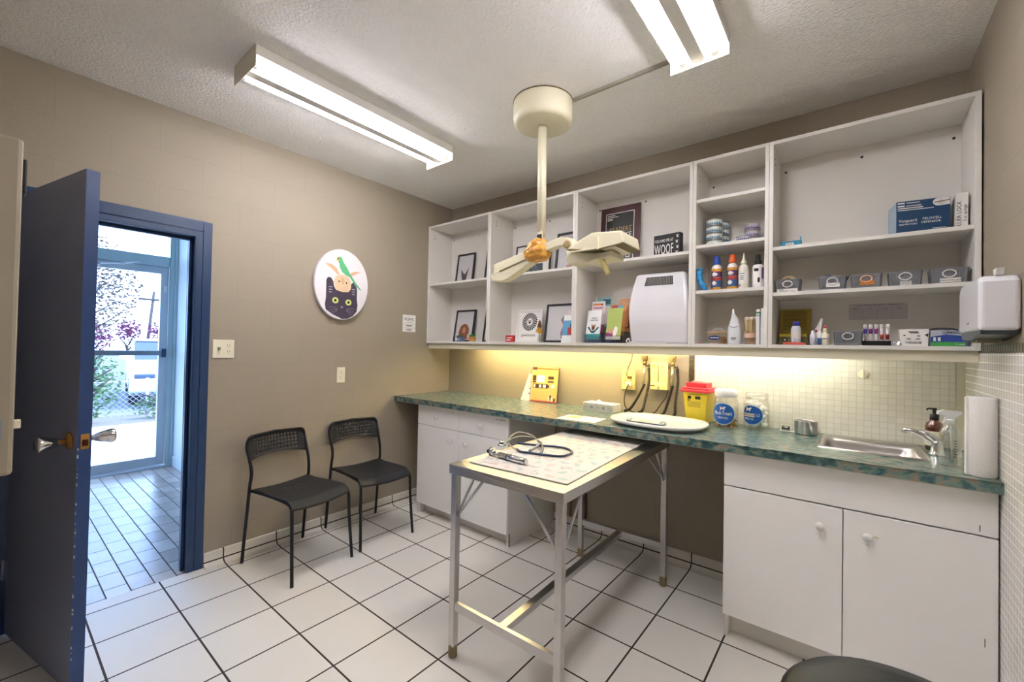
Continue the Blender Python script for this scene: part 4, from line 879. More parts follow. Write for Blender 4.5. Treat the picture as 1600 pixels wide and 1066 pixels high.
for k in range(17):
    x = -.075+k*.0094; b.add([(x-.0012, fy(.358)-.005, .358), (x+.0012, fy(.358)-.005, .358), (x*.93+.0012, fy(.408)-.005, .408), (x*.93-.0012, fy(.408)-.005, .408), (x-.0012, fy(.358), .358), (x+.0012, fy(.358), .358), (x*.93+.0012, fy(.408), .408), (x*.93-.0012, fy(.408), .408)],
          [(0, 1, 2, 3), (4, 7, 6, 5), (0, 4, 5, 1), (1, 5, 6, 2), (2, 6, 7, 3), (3, 7, 4, 0)])
b.build('vent_slats', mat('vent_grey', '#9d9b96', .5), ht)
B().tube(sp3([(-.10, -.115, .003), (-.13, -.13, .004), (-.18, -.12, .004), (-.185, -.115, .02), (-.17, -.115, .028), (-.165, -.12, .012), (-.13, -.135, .004), (-.05, -.145, .003), (.03, -.145, .003), (.06, -.14, .003)]), .003).build('power_cord', WPL, ht)
# cans
def can(label, x, y, z, m_, r=.042, h=.036, group=None):
    t = thing('food_can', label, 'can', (x, y, z+.0003), group=group)
    b = B(); b.lathe([(r, .0), (r+.001, .001), (r+.001, .003), (r-.001, .005), (r-.001, h-.005), (r+.001, h-.003), (r+.001, h-.001), (r-.002, h), (r-.003, h-.003), (.001, h-.003)], n=28); b.build('tin', mat('tin_metal', '#b9b8b4', .3, .9), t)
    b = B(); b.lathe([(r-.0005, .006), (r-.0005, h-.006)], n=28, caps=False); b.lathe([(r, .007), (r, .013)], n=28, caps=False, mi=1); b.build('label_band', [m_, mat('can_blue_stripe', '#5d9db8', .45) if m_ is CB else mat('can_violet_stripe', '#7d6c9c', .45)], t)
    b = B()
    for k in range(7): a = -2.4+k*.28; b.box(math.cos(a)*r*1.0-.002, math.cos(a)*r+.002, math.sin(a)*r-.0008, math.sin(a)*r, .012, .02)
    b.build('label_print', mat('ink_navy_small', '#3d4f7a', .6), t); return t
CB = mat('pale_blue_can_label', '#dce6e2', .45, var=.25, scale=40); CL = mat('lilac_grey_can_label', '#b9b2c2', .45, var=.3, scale=40)
pos = ['bottom', 'second', 'third', 'top']
gb, gl_ = 'pale blue labelled pet food cans', 'lilac labelled pet food cans'
for k in range(4): can(f'pale blue labelled can, {pos[k]} of the front left stack', 2.377, -.16, SH[42]+k*.0405, CB, r=.043, h=.0395, group=gb)
for k in range(4): can(f'pale blue labelled can, {pos[k]} of the stack half hidden behind the front left stack', 2.395, -.07, SH[42]+k*.0405, CB, r=.043, h=.0395, group=gb)
for k in range(3): can(f'lilac labelled can, {["bottom","middle","top"][k]} of the right stack', 2.562, -.105, SH[42]+k*.0405, CL, r=.040, h=.0395, group=gl_)
can('single low lilac labelled can standing in front of the right stack', 2.535, -.20, SH[42], CL, r=.036, h=.034, group=gl_)
# bottles
RD = mat('label_red', '#b5363c', .45); PU = mat('label_purple', '#5a3566', .45); OG = mat('label_yellow_orange', '#d69a3a', .45)
def sauce(label, x, y, z, cap):
    t = thing('cleaner_bottle', label, 'bottle', (x, y, z+.0005), math.radians(10), group='enzyme cleaner bottles on the narrow shelf')
    b = B(); b.lathe([(.024, 0), (.027, .004), (.027, .120), (.024, .135), (.015, .146), (.015, .150)], n=24); b.build('body', WPL, t)
    b = B(); b.lathe([(.0272, .004), (.0274, .018), (.0274, .112), (.0272, .122)], n=24, caps=False)
    b.build('label', OG, t); b = B(); b.lathe([(.0278, .018), (.0278, .056)], n=24, caps=False); b.lathe([(.0279, .056), (.0279, .072)], n=24, caps=False, mi=1); b.lathe([(.0278, .074), (.0278, .106)], n=24, caps=False, mi=2); b.build('label_bands', [mat('label_blue', '#3d5f8e', .45, var=.3, scale=40), RD, PU], t)
    b = B(); b.lathe([(.0283, .024), (.0283, .05)], (0, 0, 0), n=24, caps=False) if False else b.ball((-.008, -.0215, .040), .015, sy=.5); b.ball((-.006, -.0225, .090), .014, sy=.5, sx=1.2); b.build('label_blob', [mat('label_white', '#e8e2df', .5)], t)
    b = B(); b.lathe([(.019, .148), (.0195, .152), (.0185, .170), (.013, .195), (.010, .1965), (.001, .197)], n=20); b.build('cap', cap, t)
sauce('cleaner bottle with a blue cap on the narrow shelf', 2.405, -.215, SH[43], mat('blue_cap', '#1f4fb0', .35))
sauce('cleaner bottle with an orange cap on the narrow shelf', 2.485, -.215, SH[43], mat('orange_cap', '#e0622a', .35))
t = thing('squeeze_bottle', 'white squeeze bottle with a pointed tip on the narrow shelf', 'bottle', (2.540, -.215, SH[43]+.0005))
B().lathe([(.023, 0), (.025, .004), (.025, .105), (.020, .125), (.012, .133), (.012, .138)], n=24).build('body', mat('milky_plastic', '#e2dfd2', .4), t)
B().lathe([(.0145, .136), (.0145, .15), (.008, .155), (.005, .175), (.003, .198), (.0005, .199)], n=16).build('nozzle', mat('milky_nozzle', '#e6e2c8', .4), t)
b = B(); b.lathe([(.0253, .03), (.0253, .09)], n=24, caps=False); b.build('label', PAPER, t)
b = B(); b.ball((-.012, -.020, .02), .007, sy=.5); b.build('pink_mark', mat('label_magenta', '#9a4f7c', .5), t)
b = B()
for z, c in ((.082, .012), (.070, .008), (.060, .010), (.050, .009)): b.box(-.004-c, -.004+c, -.0262, -.024, z, z+.0025)
b.build('small_print', DARK, t)
t = thing('spray_bottle', 'white bottle with a black spray cap at the right end of the narrow shelf', 'bottle', (2.608, -.21, SH[43]+.0005), math.radians(12))
B().lathe([(.024, 0), (.026, .004), (.026, .115), (.022, .125), (.014, .128)], n=24).build('body', WPL, t)
B().lathe([(.017, .126), (.017, .148), (.011, .152), (.011, .178), (.007, .182), (.001, .183)], n=16).build('spray_cap', BLACK, t)
b = B(); b.lathe([(.0263, .02), (.0263, .112)], n=24, caps=False); b.build('label', PAPER, t)
b = B(); b.box(-.020, .0, -.0275, -.0255, .090, .104); b.box(-.004, .006, -.0275, -.0262, .03, .055); b.build('label_print', DARK, t); b = B(); b.box(.014, .024, -.0235, -.012, .05, .108); b.build('purple_strip', PU, t)
# blue item in bag
t = thing('blue_bandage_roll', 'crumpled bright blue packet leaning at the left side of the narrow shelf', 'packet', (2.345, -.262, SH[43]+.0005))
b = B(); rnd = random.Random(2); pts = [(-.012, 0, .125), (-.02, .0, .09), (-.012, 0, .05), (.004, 0, .02), (.016, 0, .004)]
b.tube(sp3(pts), .018, n=10, rr=[rnd.uniform(.010, .019) for _ in range(25)]); b.build('packet', mat('bright_blue_plastic', '#2e93d0', .35, bump=.6, bscale=60, var=.15), t)
b = B(); b.add([(.01, .02, .001), (.032, .03, .001), (.03, .035, .05), (.02, .02, .10), (-.005, .02, .11)], [(0, 1, 2, 3, 4)]); b.add([(.01, .024, .001), (.032, .034, .001), (.03, .039, .05), (.02, .024, .10), (-.005, .024, .11)], [(4, 3, 2, 1, 0)]); b.build('clear_bag', mat_clear('clear_bag', (.95, .95, .95), .2, rough=.2), t)
# bottom of narrow unit
zz = SH['b']+.0005
t = thing('swab_tub', 'clear plastic tub with a handle and blue oval label', 'tub', (2.405, -.16, zz))
b = B(); b.taper(-.052, .052, -.035, .035, 0, .066, .94, open_top=True); b.build('tub', mat_clear('frosted_tub', (.93, .88, .78), .2, rough=.25), t)
b = B(); b.box(-.055, .055, -.038, .038, .066, .071); b.build('lid', mat('peach_lid', '#d9b48c', .5), t)
b = B(); b.tube([(.028*math.cos(PI*k/10), 0, .071+.022*math.sin(PI*k/10)) for k in range(11)], .002); b.build('handle', WPL, t)
b = B(); b.prism(ell(-.012, .036, .033, .013, 20), -.0365, -.0355); b.build('label', mat('swab_label_blue', '#2a3f8a', .5), t); b = B(); b.box(-.036, .012, -.0368, -.0364, .034, .039); b.build('label_line', PAPER, t)
b = B(); rnd = random.Random(8)
for k in range(40): b.ball((rnd.uniform(.018, .042), rnd.uniform(-.025, .02), rnd.uniform(.008, .04)), .006)
b.build('contents', mat('amber_pieces', '#b98a2e', .5, var=.3), t)['kind'] = 'stuff'
t = thing('supplement_pouch', 'white pointed-top refill pouch on the bottom narrow shelf', 'pouch', (2.497, -.21, zz))
b = B(); vs = []; lv = [(.032, .020, 0), (.034, .020, .02), (.033, .018, .075), (.030, .013, .10), (.018, .006, .14), (.008, .002, .165), (.003, .0012, .195)]
for hx_, hy_, z in lv:
    for k in range(12): a = 2*PI*k/12; vs.append((hx_*math.cos(a)-(.006 if z > .15 else 0), hy_*math.sin(a), z))
b.add(vs, [(j*12+k, j*12+(k+1) % 12, (j+1)*12+(k+1) % 12, (j+1)*12+k) for j in range(6) for k in range(12)]+[tuple(reversed(range(12))), tuple(range(72, 84))], 0, True); b.build('bag', mat('pouch_white', '#d9dce0', .3, var=.05, bump=.3, bscale=30), t)
b = B(); b.box(-.014, .013, -.0215, -.0195, .030, .037); b.box(-.009, .008, -.0215, -.0195, .024, .028); b.build('grey_logo', GREY, t); b = B(); b.tube([(-.024, -.0145, .100), (0, -.0165, .092), (.024, -.0145, .100)], .0012, n=5); b.build('blue_line', mat('slate_blue_line', '#50627e', .5), t)
t = thing('swab_jar', 'clear cup packed with long wooden cotton swabs', 'cup', (2.573, -.20, zz))
b = B(); b.lathe([(.026, 0), (.032, .075)], n=24, caps=False); b.lathe([(.026, .0), (.001, .001)], n=24, caps=False); b.build('cup', mat_clear('cup_clear', (.93, .80, .68), .12), t)
b = B(); b2 = B(); rnd = random.Random(6)
for k in range(70):
    a = rnd.uniform(0, 6.28); r = .9*rnd.random()**.5; x0, y0 = .020*r*math.cos(a), .020*r*math.sin(a); x1_, y1_ = .036*r*math.cos(a), .030*r*math.sin(a); h = .142+rnd.uniform(-.004, .003)
    b.cyl((x0, y0, .004), (x1_, y1_, h), .0013, n=4, smooth=False); b2.cyl((x1_*.97, y1_*.97, h-.006), (x1_, y1_, h+.003), .0028, n=6)
b.build('wooden_sticks', mat('birch_stick', '#e0cb9c', .7, var=.15), t)['kind'] = 'stuff'; b2.build('cotton_tips', mat('cotton', '#e6dfce', .9), t)['kind'] = 'stuff'
b = B(); b.lathe([(.0295, .035), (.0310, .060)], n=24, caps=False); b.build('printed_sleeve', mat('rose_print', '#d9b49c', .5, var=.3, scale=50), t)
for i, (x, h, lab, mm) in enumerate(((2.612, .185, 'narrow white folded paper pack with green stripe by the divider', WPL), (2.634, .19, 'tall crumpled white paper pack against the divider', mat('crumpled_white', '#d3d3d6', .6, bump=.6, bscale=25)))):
    t = thing('paper_pack', lab, 'paper pack', (x, -.215, zz), math.radians(4)); b = B(); b.box(-.009, .009, -.03, .05, 0, h); b.build('pack', mm, t, bevel=.003)
    if i == 0: b = B(); b.box(-.0093, .0093, -.0305, .0505, h-.022, h-.014); b.box(-.0093, .0093, -.0305, .0505, h-.034, h-.030); b.build('green_stripe', GRN, t)
for i, (x, y, a, c_, lab) in enumerate(((2.335, -.245, 20, '#b98f86', 'small pink foil packet lying at the left of the bottom narrow shelf'), (2.372, -.25, -15, '#7e9a8c', 'small green foil packet lying between the pink packets'), (2.405, -.252, 8, '#c4aaa0', 'small pale foil packet lying before the plastic tub'))):
    t = thing('foil_packet', lab, 'packet', (x, y, zz), math.radians(a), group='small foil packets on the bottom narrow shelf'); b = B(); b.box(-.020, .020, -.014, .014, 0, .006); b.build('packet', mat('foil_'+str(i), c_, .4, bump=.8, bscale=80, var=.3, scale=60), t, bevel=.002)
# ---- right unit: grey baskets
BK = mat('grey_basket_plastic', '#74767b', .5)
def basket(label, x, y, z, w_=.105, d_=.09, h_=.064, ringm=WPL, tagm=None, tagr=None, text=None, group='grey plastic baskets with ring handles', rz=0, holes='#8d8d88'):
    t = thing('plastic_basket', label, 'basket', (x, y, z+.0005), rz, group=group)
    b = B(); k = .90; T = .0025
    def wall(P0, P1, Q0, Q1, nu, nv):   # lattice wall between bottom edge P0-P1 and top edge Q0-Q1
        P0, P1, Q0, Q1 = map(Vector, (P0, P1, Q0, Q1))
        def f(u, v): a = P0.lerp(P1, u); c = Q0.lerp(Q1, u); return tuple(a.lerp(c, v))
        sheet(b, f, nu, nv, lambda i, j: 3 <= i < nu-3 and 3 <= j < nv-3 and i % 2 == 1 and j % 2 == 1, th=T)
    hx_, hy_ = w_/2, d_/2; lx_, ly_ = hx_*k, hy_*k
    wall((-lx_, -ly_, 0), (lx_, -ly_, 0), (-hx_, -hy_, h_), (hx_, -hy_, h_), 33, 19); wall((lx_, ly_, 0), (-lx_, ly_, 0), (hx_, hy_, h_), (-hx_, hy_, h_), 33, 19)
    wall((-lx_, ly_, 0), (-lx_, -ly_, 0), (-hx_, hy_, h_), (-hx_, -hy_, h_), 27, 19); wall((lx_, -ly_, 0), (lx_, ly_, 0), (hx_, -hy_, h_), (hx_, hy_, h_), 27, 19)
    b.box(-lx_, lx_, -ly_, ly_, 0, .002); b.build('lattice_body', BK, t)
    b = B(); b.tube([(x_, y_, h_) for x_, y_ in rrect(-hx_-.001, hx_+.001, -hy_-.001, hy_+.001, .008)], .0028, n=6, closed=True); b.build('rim', BK, t)
    b = B(); b.tube([(x_, -hy_-.0045, z_) for x_, z_ in ell(0, h_*.66, .020, .0155, 24)], .0028, n=6, closed=True); b.build('ring_handle', ringm, t)
    if tagr:
        a, c, e, f = tagr; b = B(); b.box(a, c, -hy_-.0015, -hy_-.0006+.0012, e, f); b.build('tag', tagm or PAPER, t)
        if text: letters('lettering', [(s_, sz, xx, -hy_-.0017, z2) for s_, sz, xx, z2 in text], DARK, t)
    return t
yb = -.20
bk = basket('grey basket labelled TAPE with a tape roll inside, left end of the basket shelf', 2.744, yb, SH[52], tagr=(-.045, .042, .002, .019), text=[('TAPE', .010, -.028, .0105), ('VETWRAP, TISSUE', .0085, 0, .003)])
basket('grey basket with a blue lid inside and a torn white label', 2.925, yb, SH[52], tagr=(-.024, .028, .014, .034), text=[('MISC', .011, 0, .022)])
basket('grey basket with an orange label and pink-lit ring', 3.050, yb, SH[52], w_=.108, ringm=mat('pink_lit_ring', '#e8a98c', .4), tagm=mat('orange_label', '#d98a2e', .5), tagr=(-.022, .028, .016, .034))  # pink light on the ring handle is put into its colour
basket('grey basket, second from the right', 3.182, yb, SH[52], w_=.108, tagr=(-.017, .020, .003, .022), text=[('CENTRE', .009, 0, .013), ('POCKET', .009, 0, .0045)])['label'] = 'grey basket with a short two-line handwritten label, second from the right'
basket('grey basket with a long one-word handwritten tag, right end of the basket shelf', 3.318, yb, SH[52], w_=.112, tagr=(-.028, .034, .006, .023), text=[('VACUTAINER', .0105, .003, .010)])
basket('low grey basket with a white ring on the bottom shelf beside the test tubes', 2.985, -.215, SH['b'], h_=.064)
t = thing('tape_roll', 'tan roll of tape sticking out of the leftmost basket', 'tape roll', (2.745, -.20, SH[52]+.058), rot=(math.radians(62), math.radians(10), 0))
b = B(); b.lathe([(.020, -.010), (.034, -.010), (.034, .010), (.020, .010), (.020, -.010)], n=28, caps=False); b.build('roll', mat('tan_tape', '#bda985', .6), t)
t = thing('blue_jar_lid', 'round dark blue lid standing up in the second basket', 'lid', (2.907, -.19, SH[52]+.055), rot=(math.radians(75), 0, 0))
b = B(); b.lathe([(.028, -.004), (.029, 0), (.028, .004)], n=28); b.lathe([(.022, .004), (.022, .0055)], n=28, mi=1); b.build('disc', [mat('navy_lid', '#2e3a6e', .4), mat('navy_lid_inner', '#1d2650', .5)], t)
t = thing('black_pen', 'black pointed pen tip sticking out of the second basket', 'pen', (2.972, -.19, SH[52]+.04), rot=(0, math.radians(28), 0))
B().cyl((0, 0, 0), (0, 0, .045), .004, .001).build('barrel', DARK, t)
t = thing('scalpel_handle', 'thin grey metal blade lying on the shelf between two baskets', 'tool', (2.838, -.24, SH[52]+.0005), math.radians(-6))
b = B(); b.box(-.016, .018, -.004, .004, 0, .003); b.build('blade', GREY, t, bevel=.001)
# shallow blue tray
t = thing('blue_tray', 'small bright blue basket tray labelled BANDS on the top right shelf', 'basket', (2.755, -.20, SH[51]+.0005), math.radians(2))
BL = mat('cyan_blue_plastic', '#3d9fc9', .4); b = B(); b.taper(-.042, .042, -.045, .045, 0, .026, .86, open_top=True); b.build('tray', BL, t)
b = B(); b.tube([(x_, y_, .026) for x_, y_ in rrect(-.043, .043, -.046, .046, .008)], .0022, n=6, closed=True); b.box(.038, .043, -.046, -.040, .026, .046); b.build('rim', BL, t)
b = B(); b.box(-.022, .012, -.0455, -.0425, .003, .020); b.build('tag', PAPER, t); letters('lettering', [('BLOOD', .0075, -.005, -.0458, .012), ('BANDS', .0075, -.005, -.0458, .0045)], DARK, t)
t = thing('small_card', 'tiny white printed card lying at the back of the top right shelf', 'card', (2.985, -.20, SH[51]+.0005), math.radians(3)); b = B(); b.box(-.016, .016, -.012, .012, 0, .010); b.build('card', PAPER, t); b = B(); b.box(-.012, .012, -.0124, -.012, .003, .007); b.build('card_line', DARK, t)
# vaccine boxes
t = thing('vaccine_carton', 'large blue carton with a white semicircle and syringe picture', 'carton', (3.232, -.165, SH[51]+.0005), math.radians(9))
VB = mat('vaccine_blue', '#1f456a', .4, var=.08); b = B(); b.box(-.088, .088, -.05, .08, 0, .150); b.build('carton', VB, t, bevel=.0015)
b = B(); b.box(-.0888, -.088, -.045, .075, .004, .148); b.build('white_end', mat('carton_blue_grey', '#9fb3c2', .5), t)
b = B(); b.prism(ell(.052, .132, .020, .017, 20)+[], -.0508, -.0498); b.prism([(.052, .115), (.086, .117), (.086, .149), (.052, .149)], -.0508, -.0498); b.build('white_corner', PAPER, t)
b = B(); b.cyl((.036, -.0515, .131), (.087, -.0515, .136), .0016, n=6); b.build('syringe_picture', mat('brown_syringe', '#7b4a38', .5), t)
letters('lettering', [('Vanguard', .018, -.050, -.0508, .056, .9), ('RESPIRATORY', .010, -.048, -.0508, .042), ('FELOCELL', .014, .030, -.0508, .060), ('DEFENSOR', .013, .026, -.0508, .045)], PAPER, t)
b = B()
for z, x0, x1, h in ((.138, -.084, -.060, .006), (.139, -.055, -.010, .003), (.125, -.084, -.060, .006), (.126, -.055, -.005, .003), (.116, -.084, .0, .004), (.108, -.084, .035, .003), (.018, .03, .075, .002), (.006, -.084, -.02, .0015)): b.box(x0, x1, -.0506, -.05, z, z+h)
b.build('small_print', PAPER, t)
t = thing('syringe_box', 'narrow white box reading LUER LOCK on end beside the blue carton', 'carton', (3.358, -.165, SH[51]+.0005)); b = B(); b.box(-.018, .018, -.055, .07, 0, .152); b.build('carton', PAPER, t, bevel=.001)
for i, (s_, sz, dx) in enumerate((('LUER LOCK', .020, -.007), ('3 cc syringe', .015, .009))):
    o = letters('lettering', [(s_, sz, 0, 0, 0)], DARK, t, rot=(PI/2, 0, 0)); o.rotation_euler = (0, -PI/2, 0); o.location = (dx+.005, -.0555, .065)
# bottom shelf right unit
t = thing('yellow_test_kit', 'olive yellow kit box standing open with a dial panel and ribbed lid', 'kit box', (2.762, -.075, zz))
b = B(); YL = mat('olive_yellow_card', '#a08a2c', .55, var=.1); b.box(-.07, .07, .030, .040, 0, .195); b.build('lid', YL, t, bevel=.001); b = B()
for k in range(14): b.box(-.055, .05, .0285, .030, .085+k*.0075, .0885+k*.0075)
b.build('ribs', mat('dark_olive_line', '#6e5f1c', .6), t)
b = B(); b.box(-.068, .06, -.04, .03, 0, .060); b.build('tray', mat('green_grey_tray', '#6f6d3c', .5, var=.2), t, bevel=.002); b = B(); b.box(-.066, .055, -.0412, -.04, .045, .058); b.build('yellow_strip', mat('yellow_strip', '#d1b92e', .5), t)
b = B(); b.M = Matrix.Translation((-.040, -.040, .028)) @ Matrix.Rotation(PI/2, 4, 'X'); b.lathe([(.012, 0), (.012, .003)], n=20); b.lathe([(.006, .003), (.006, .005)], n=16, mi=1); b.build('dial', [DARK, PAPER], t)
t = thing('pill_bottle', 'white bottle with a blue screw cap before the yellow kit', 'bottle', (2.777, -.185, zz+.013)); B().lathe([(.020, 0), (.022, .003), (.022, .070), (.017, .082), (.013, .086)], n=24).build('body', mat('white_blueish', '#dfe2ee', .35), t); B().lathe([(.0145, .084), (.0145, .104), (.012, .107)], n=20).build('cap', mat('royal_blue_cap', '#2f3fb0', .35), t)
b = B(); b.lathe([(.0223, .02), (.0223, .055)], n=24, caps=False); b.build('label', PAPER, t)
t = thing('orange_marker', 'orange plastic tube lying across the front of the yellow kit', 'tube', (2.77, -.225, zz), math.radians(-4)); b = B(); b.cyl((-.045, 0, .0085), (.045, .0, .006), .006, n=10); b.cyl((-.03, -.012, .004), (.052, -.010, .004), .004, n=8, mi=1); b.build('tube', [mat('orange_red_plastic', '#e8683c', .4), mat('pink_red_plastic', '#d9505c', .4)], t)
for i, x in enumerate((2.712, 2.832)):
    t = thing('button_magnet', ['small dark round magnet with white centre left of the orange tube', 'small dark round magnet with white centre right of the orange tube'][i], 'magnet', (x, -.235, zz), group='small round magnets'); b = B(); b.lathe([(.008, 0), (.008, .007)], n=14); b.lathe([(.0035, .007), (.0035, .009)], n=10, mi=1); b.build('disc', [DARK, PAPER], t)
t = thing('trigger_bottle', 'small white trigger spray with red print leaning back', 'bottle', (2.872, -.15, zz)); b = B(); b.lathe([(.018, 0), (.018, .055), (.010, .068), (.010, .075)], n=20); b.build('body', WPL, t)
b = B(); b.prism([(-.026, .065), (-.004, .110), (.006, .138), (.016, .132), (.012, .10), (.008, .075), (-.004, .072), (-.018, .060)], -.007, .007); b.build('trigger', WPL, t, bevel=.003); b = B(); b.box(-.02, -.008, -.008, -.0065, .066, .078); b.build('red_mark', RD, t)
t = thing('small_vial', 'little clear vial with a pale cap left of the red-capped dropper', 'vial', (2.850, -.215, zz)); B().lathe([(.014, 0), (.014, .05), (.008, .056), (.008, .07), (.006, .072)], n=18).build('body', mat('pale_lilac_vial', '#cfd0dc', .3), t)
t = thing('glue_bottle', 'white dropper bottle with a red tip and dark blue label', 'bottle', (2.898, -.22, zz)); B().lathe([(.017, 0), (.018, .003), (.018, .050), (.010, .058), (.009, .068), (.010, .07), (.006, .082)], n=20).build('body', mat('ivory_plastic', '#e4ddc8', .4), t); B().lathe([(.006, .080), (.004, .096), (.001, .098)], n=12).build('red_tip', RD, t)
b = B(); b.box(-.030, -.014, -.018, -.004, .002, .034); b.box(-.012, .012, -.0185, -.0175, .030, .034); b.build('blue_label', BLUEP, t)
# test tubes in a rack
t = thing('tube_rack', 'black rack of blood sample tubes on the bottom right shelf', 'rack', (3.087, -.215, zz)); b = B(); b.box(-.050, .050, -.018, .018, 0, .004)
b.box(-.050, .050, -.018, -.014, 0, .022); b.box(-.050, .050, .014, .018, 0, .022)
for k in range(6): b.box(-.050+.0194*k, -.047+.0194*k, -.018, .018, 0, .022)
b.build('rack', BLACK, t, bevel=.001, seg=1)
tubes = [('#5c3fa8', 'violet-collared'), ('#7a2f96', 'purple-collared'), ('#8a2478', 'magenta-collared'), ('#b0402c', 'orange-red banded'), ('#a02c2a', 'dark red banded')]
for k, (c_, nm) in enumerate(tubes):
    x = 3.087-.0387+.0194*k; tt = thing('sample_tube', f'{nm} blood sample tube with a white cap in the black rack', 'test tube', (x, -.215, zz+.0045), group='sample tubes in the black rack')
    B().lathe([(.004, 0), (.006, .003), (.006, .078)], n=14).build('glass', mat('tube_label_white', '#d9cfd2', .3), tt)
    zc = .050 if k < 3 else .024
    B().lathe([(.0065, zc), (.0068, zc+.02), (.0062, zc+.024)], n=14).build('collar', mat('tube_col_%d' % k, c_, .4), tt); B().lathe([(.0068, .078), (.0072, .080), (.0072, .092), (.006, .094)], n=14).build('cap', WPL, tt)
t = thing('plastic_wrapper', 'crinkled clear wrapper between the tube rack and the tissue box', 'wrapper', (3.155, -.235, zz)); b = B(); rnd = random.Random(12); vs = []; 
for i in range(6):
    for j in range(6): vs.append((-.018+.0072*i, -.012+.005*j, .002+rnd.uniform(0, .02)*(1 if 0 < i < 5 and 0 < j < 5 else .1)))
b.add(vs, [(i*6+j, (i+1)*6+j, (i+1)*6+j+1, i*6+j+1) for i in range(5) for j in range(5)]); b.build('wrapper', mat('crinkle_film', '#b8bcc4', .15, .3), t)
t = thing('tongue_depressor_box', 'white open-topped carton with black handwriting on the bottom right shelf', 'carton', (3.212, -.20, zz), 0); b = B(); b.taper(-.048, .048, -.028, .03, 0, .074, .93); b.build('carton', PAPER, t, bevel=.001)
b = B()
for (a, c, e, f) in ((-.018, .014, .060, .064), (-.012, .016, .056, .059), (-.034, -.027, .044, .049), (-.024, -.010, .030, .033), (.006, .020, .030, .033), (.010, .02, .043, .046), (-.044, -.040, .008, .012)): b.box(a, c, -.0285, -.0268, e, f)
b.prism([(.034, .048), (.045, .056), (.044, .040)], -.0285, -.027); b.build('printed_marks', DARK, t); letters('lettering', [('TONGUE', .013, -.002, -.0283, .010)], DARK, t).rotation_euler = (0, 0, 0)
t = thing('glove_box', 'blue, green and white disposable glove box on the bottom right shelf', 'carton', (3.322, -.20, zz), 0); b = B(); b.box(-.058, .045, -.035, .05, 0, .066); b.build('carton', mat('carton_silver', '#b7bcc8', .4), t, bevel=.001)
b = B(); b.box(-.0582, .0452, -.0358, -.035, .018, .040); b.prism([(-.058, .040), (-.01, .050), (.02, .046), (.045, .042), (.045, .040)], -.0358, -.035); b.build('blue_band', mat('glove_blue', '#2a4796', .4), t); b = B(); b.box(-.0582, .0452, -.0359, -.035, .0, .018); b.build('green_band', mat('glove_green', '#4ba551', .4), t)
letters('lettering', [('CLIMEDICAL', .0145, .010, -.0363, .053, .85)], mat('ink_indigo', '#252a5c', .5), t); letters('lettering', [('S  Latex', .009, .03, -.0363, .006)], PAPER, t)
b = B(); b.box(-.05, -.042, -.0362, -.0355, .022, .038); b.box(-.036, -.028, -.0362, -.0355, .022, .038); b.build('white_blocks', PAPER, t)
t = thing('folded_glove', 'white glove paper spilling from the top of the glove box', 'gloves', (3.31, -.19, zz+.0665)); b = B(); b.tube(sp3([(-.06, -.02, .003), (-.02, -.02, .010), (.02, -.02, .008), (.04, -.02, .003)]), .004, n=6); b.build('paper', mat('dark_slot', '#3a3d44', .6), t)
t = thing('clear_cup', 'small bluish clear packet in the corner behind the paper towel dispenser', 'packet', (3.378-.005, -.19, zz)); b = B(); b.taper(-.010, .009, -.02, .02, 0, .055, .8); b.build('packet', mat('blue_clear', '#7f93a8', .2), t)
# price chart taped on unit back
t = thing('dosage_chart', 'printed table chart taped inside the lower right shelf', 'chart', (3.10, -.0105, 1.52)); b = B(); b.box(-.112, .108, -.001, 0, -.003, .078); b.build('sheet', mat('chart_paper', '#c9c5c6', .7), t)
b = B()
for z in (0, .010, .019, .028, .037, .046, .058): b.box(-.110, .106, -.0014, -.001, z, z+.0008)
for x in (-.110, -.06, -.002, .052, .106): b.box(x, x+.0009, -.0014, -.001, 0, .058)
b.build('table_lines', GREY, t); letters('lettering', [('Canine Weight Dosage for Heartworm', .011, 0, -.0012, .066), ('Weight', .008, -.085, -.0012, .049), ('Small', .008, -.03, -.0012, .049), ('Medium', .008, .025, -.0012, .049), ('Large', .008, .08, -.0012, .049)], DARK, t)
# ---- counter things
ZC = .9182
t = thing('sign_holder', 'acrylic stand with an orange printed nutrition flyer on the worktop', 'sign holder', (1.135, -.065, ZC+.001), rot=(math.radians(-8), 0, math.radians(6)))
b = B(); b.box(-.125, .125, 0, .003, .0, .275); b.box(-.125, .125, -.003, .006, .001, .004); b.build('acrylic_sleeve', AC, t)
b = B(); b.box(-.115, .115, -.002, 0, .004, .272); b.build('flyer', mat('flyer_orange', '#dcae66', .6, var=.08), t)
b = B(); b.box(-.115, .115, -.003, -.002, .004, .014); b.box(-.115, .115, -.003, -.002, .256, .266); b.build('red_bars', mat('flyer_red', '#c2502e', .6), t)
b = B(); b.box(-.112, -.072, -.0035, -.002, .250, .272); b.box(-.105, -.075, -.003, -.002, .165, .208); b.box(-.105, -.075, -.003, -.002, .150, .162); b.box(-.100, .03, -.003, -.002, .108, .142); b.prism([(.03, .108), (.048, .125), (.03, .142)], -.003, -.002); b.box(.03, .08, -.003, -.002, .18, .205); b.box(.03, .08, -.003, -.002, .155, .168); b.prism([(.052, .055), (.064, .06), (.072, .05), (.062, .012), (.056, .03)], -.003, -.002); b.box(.088, .104, -.003, -.002, .014, .038)
b.build('brown_artwork', mat('flyer_brown', '#4c3320', .6), t)
b = B(); b.box(-.07, .0, -.003, -.002, .155, .21); b.box(-.093, -.078, -.0035, -.002, .112, .138); b.box(-.045, -.025, -.0035, -.002, .114, .136); b.box(-.01, .015, -.0035, -.002, .114, .136); b.prism(ell(.075, .128, .015, .015, 12), -.003, -.002); b.box(.047, .052, -.003, -.002, .012, .05); b.box(.066, .076, -.003, -.002, .01, .045); b.build('white_blocks', PAPER, t)
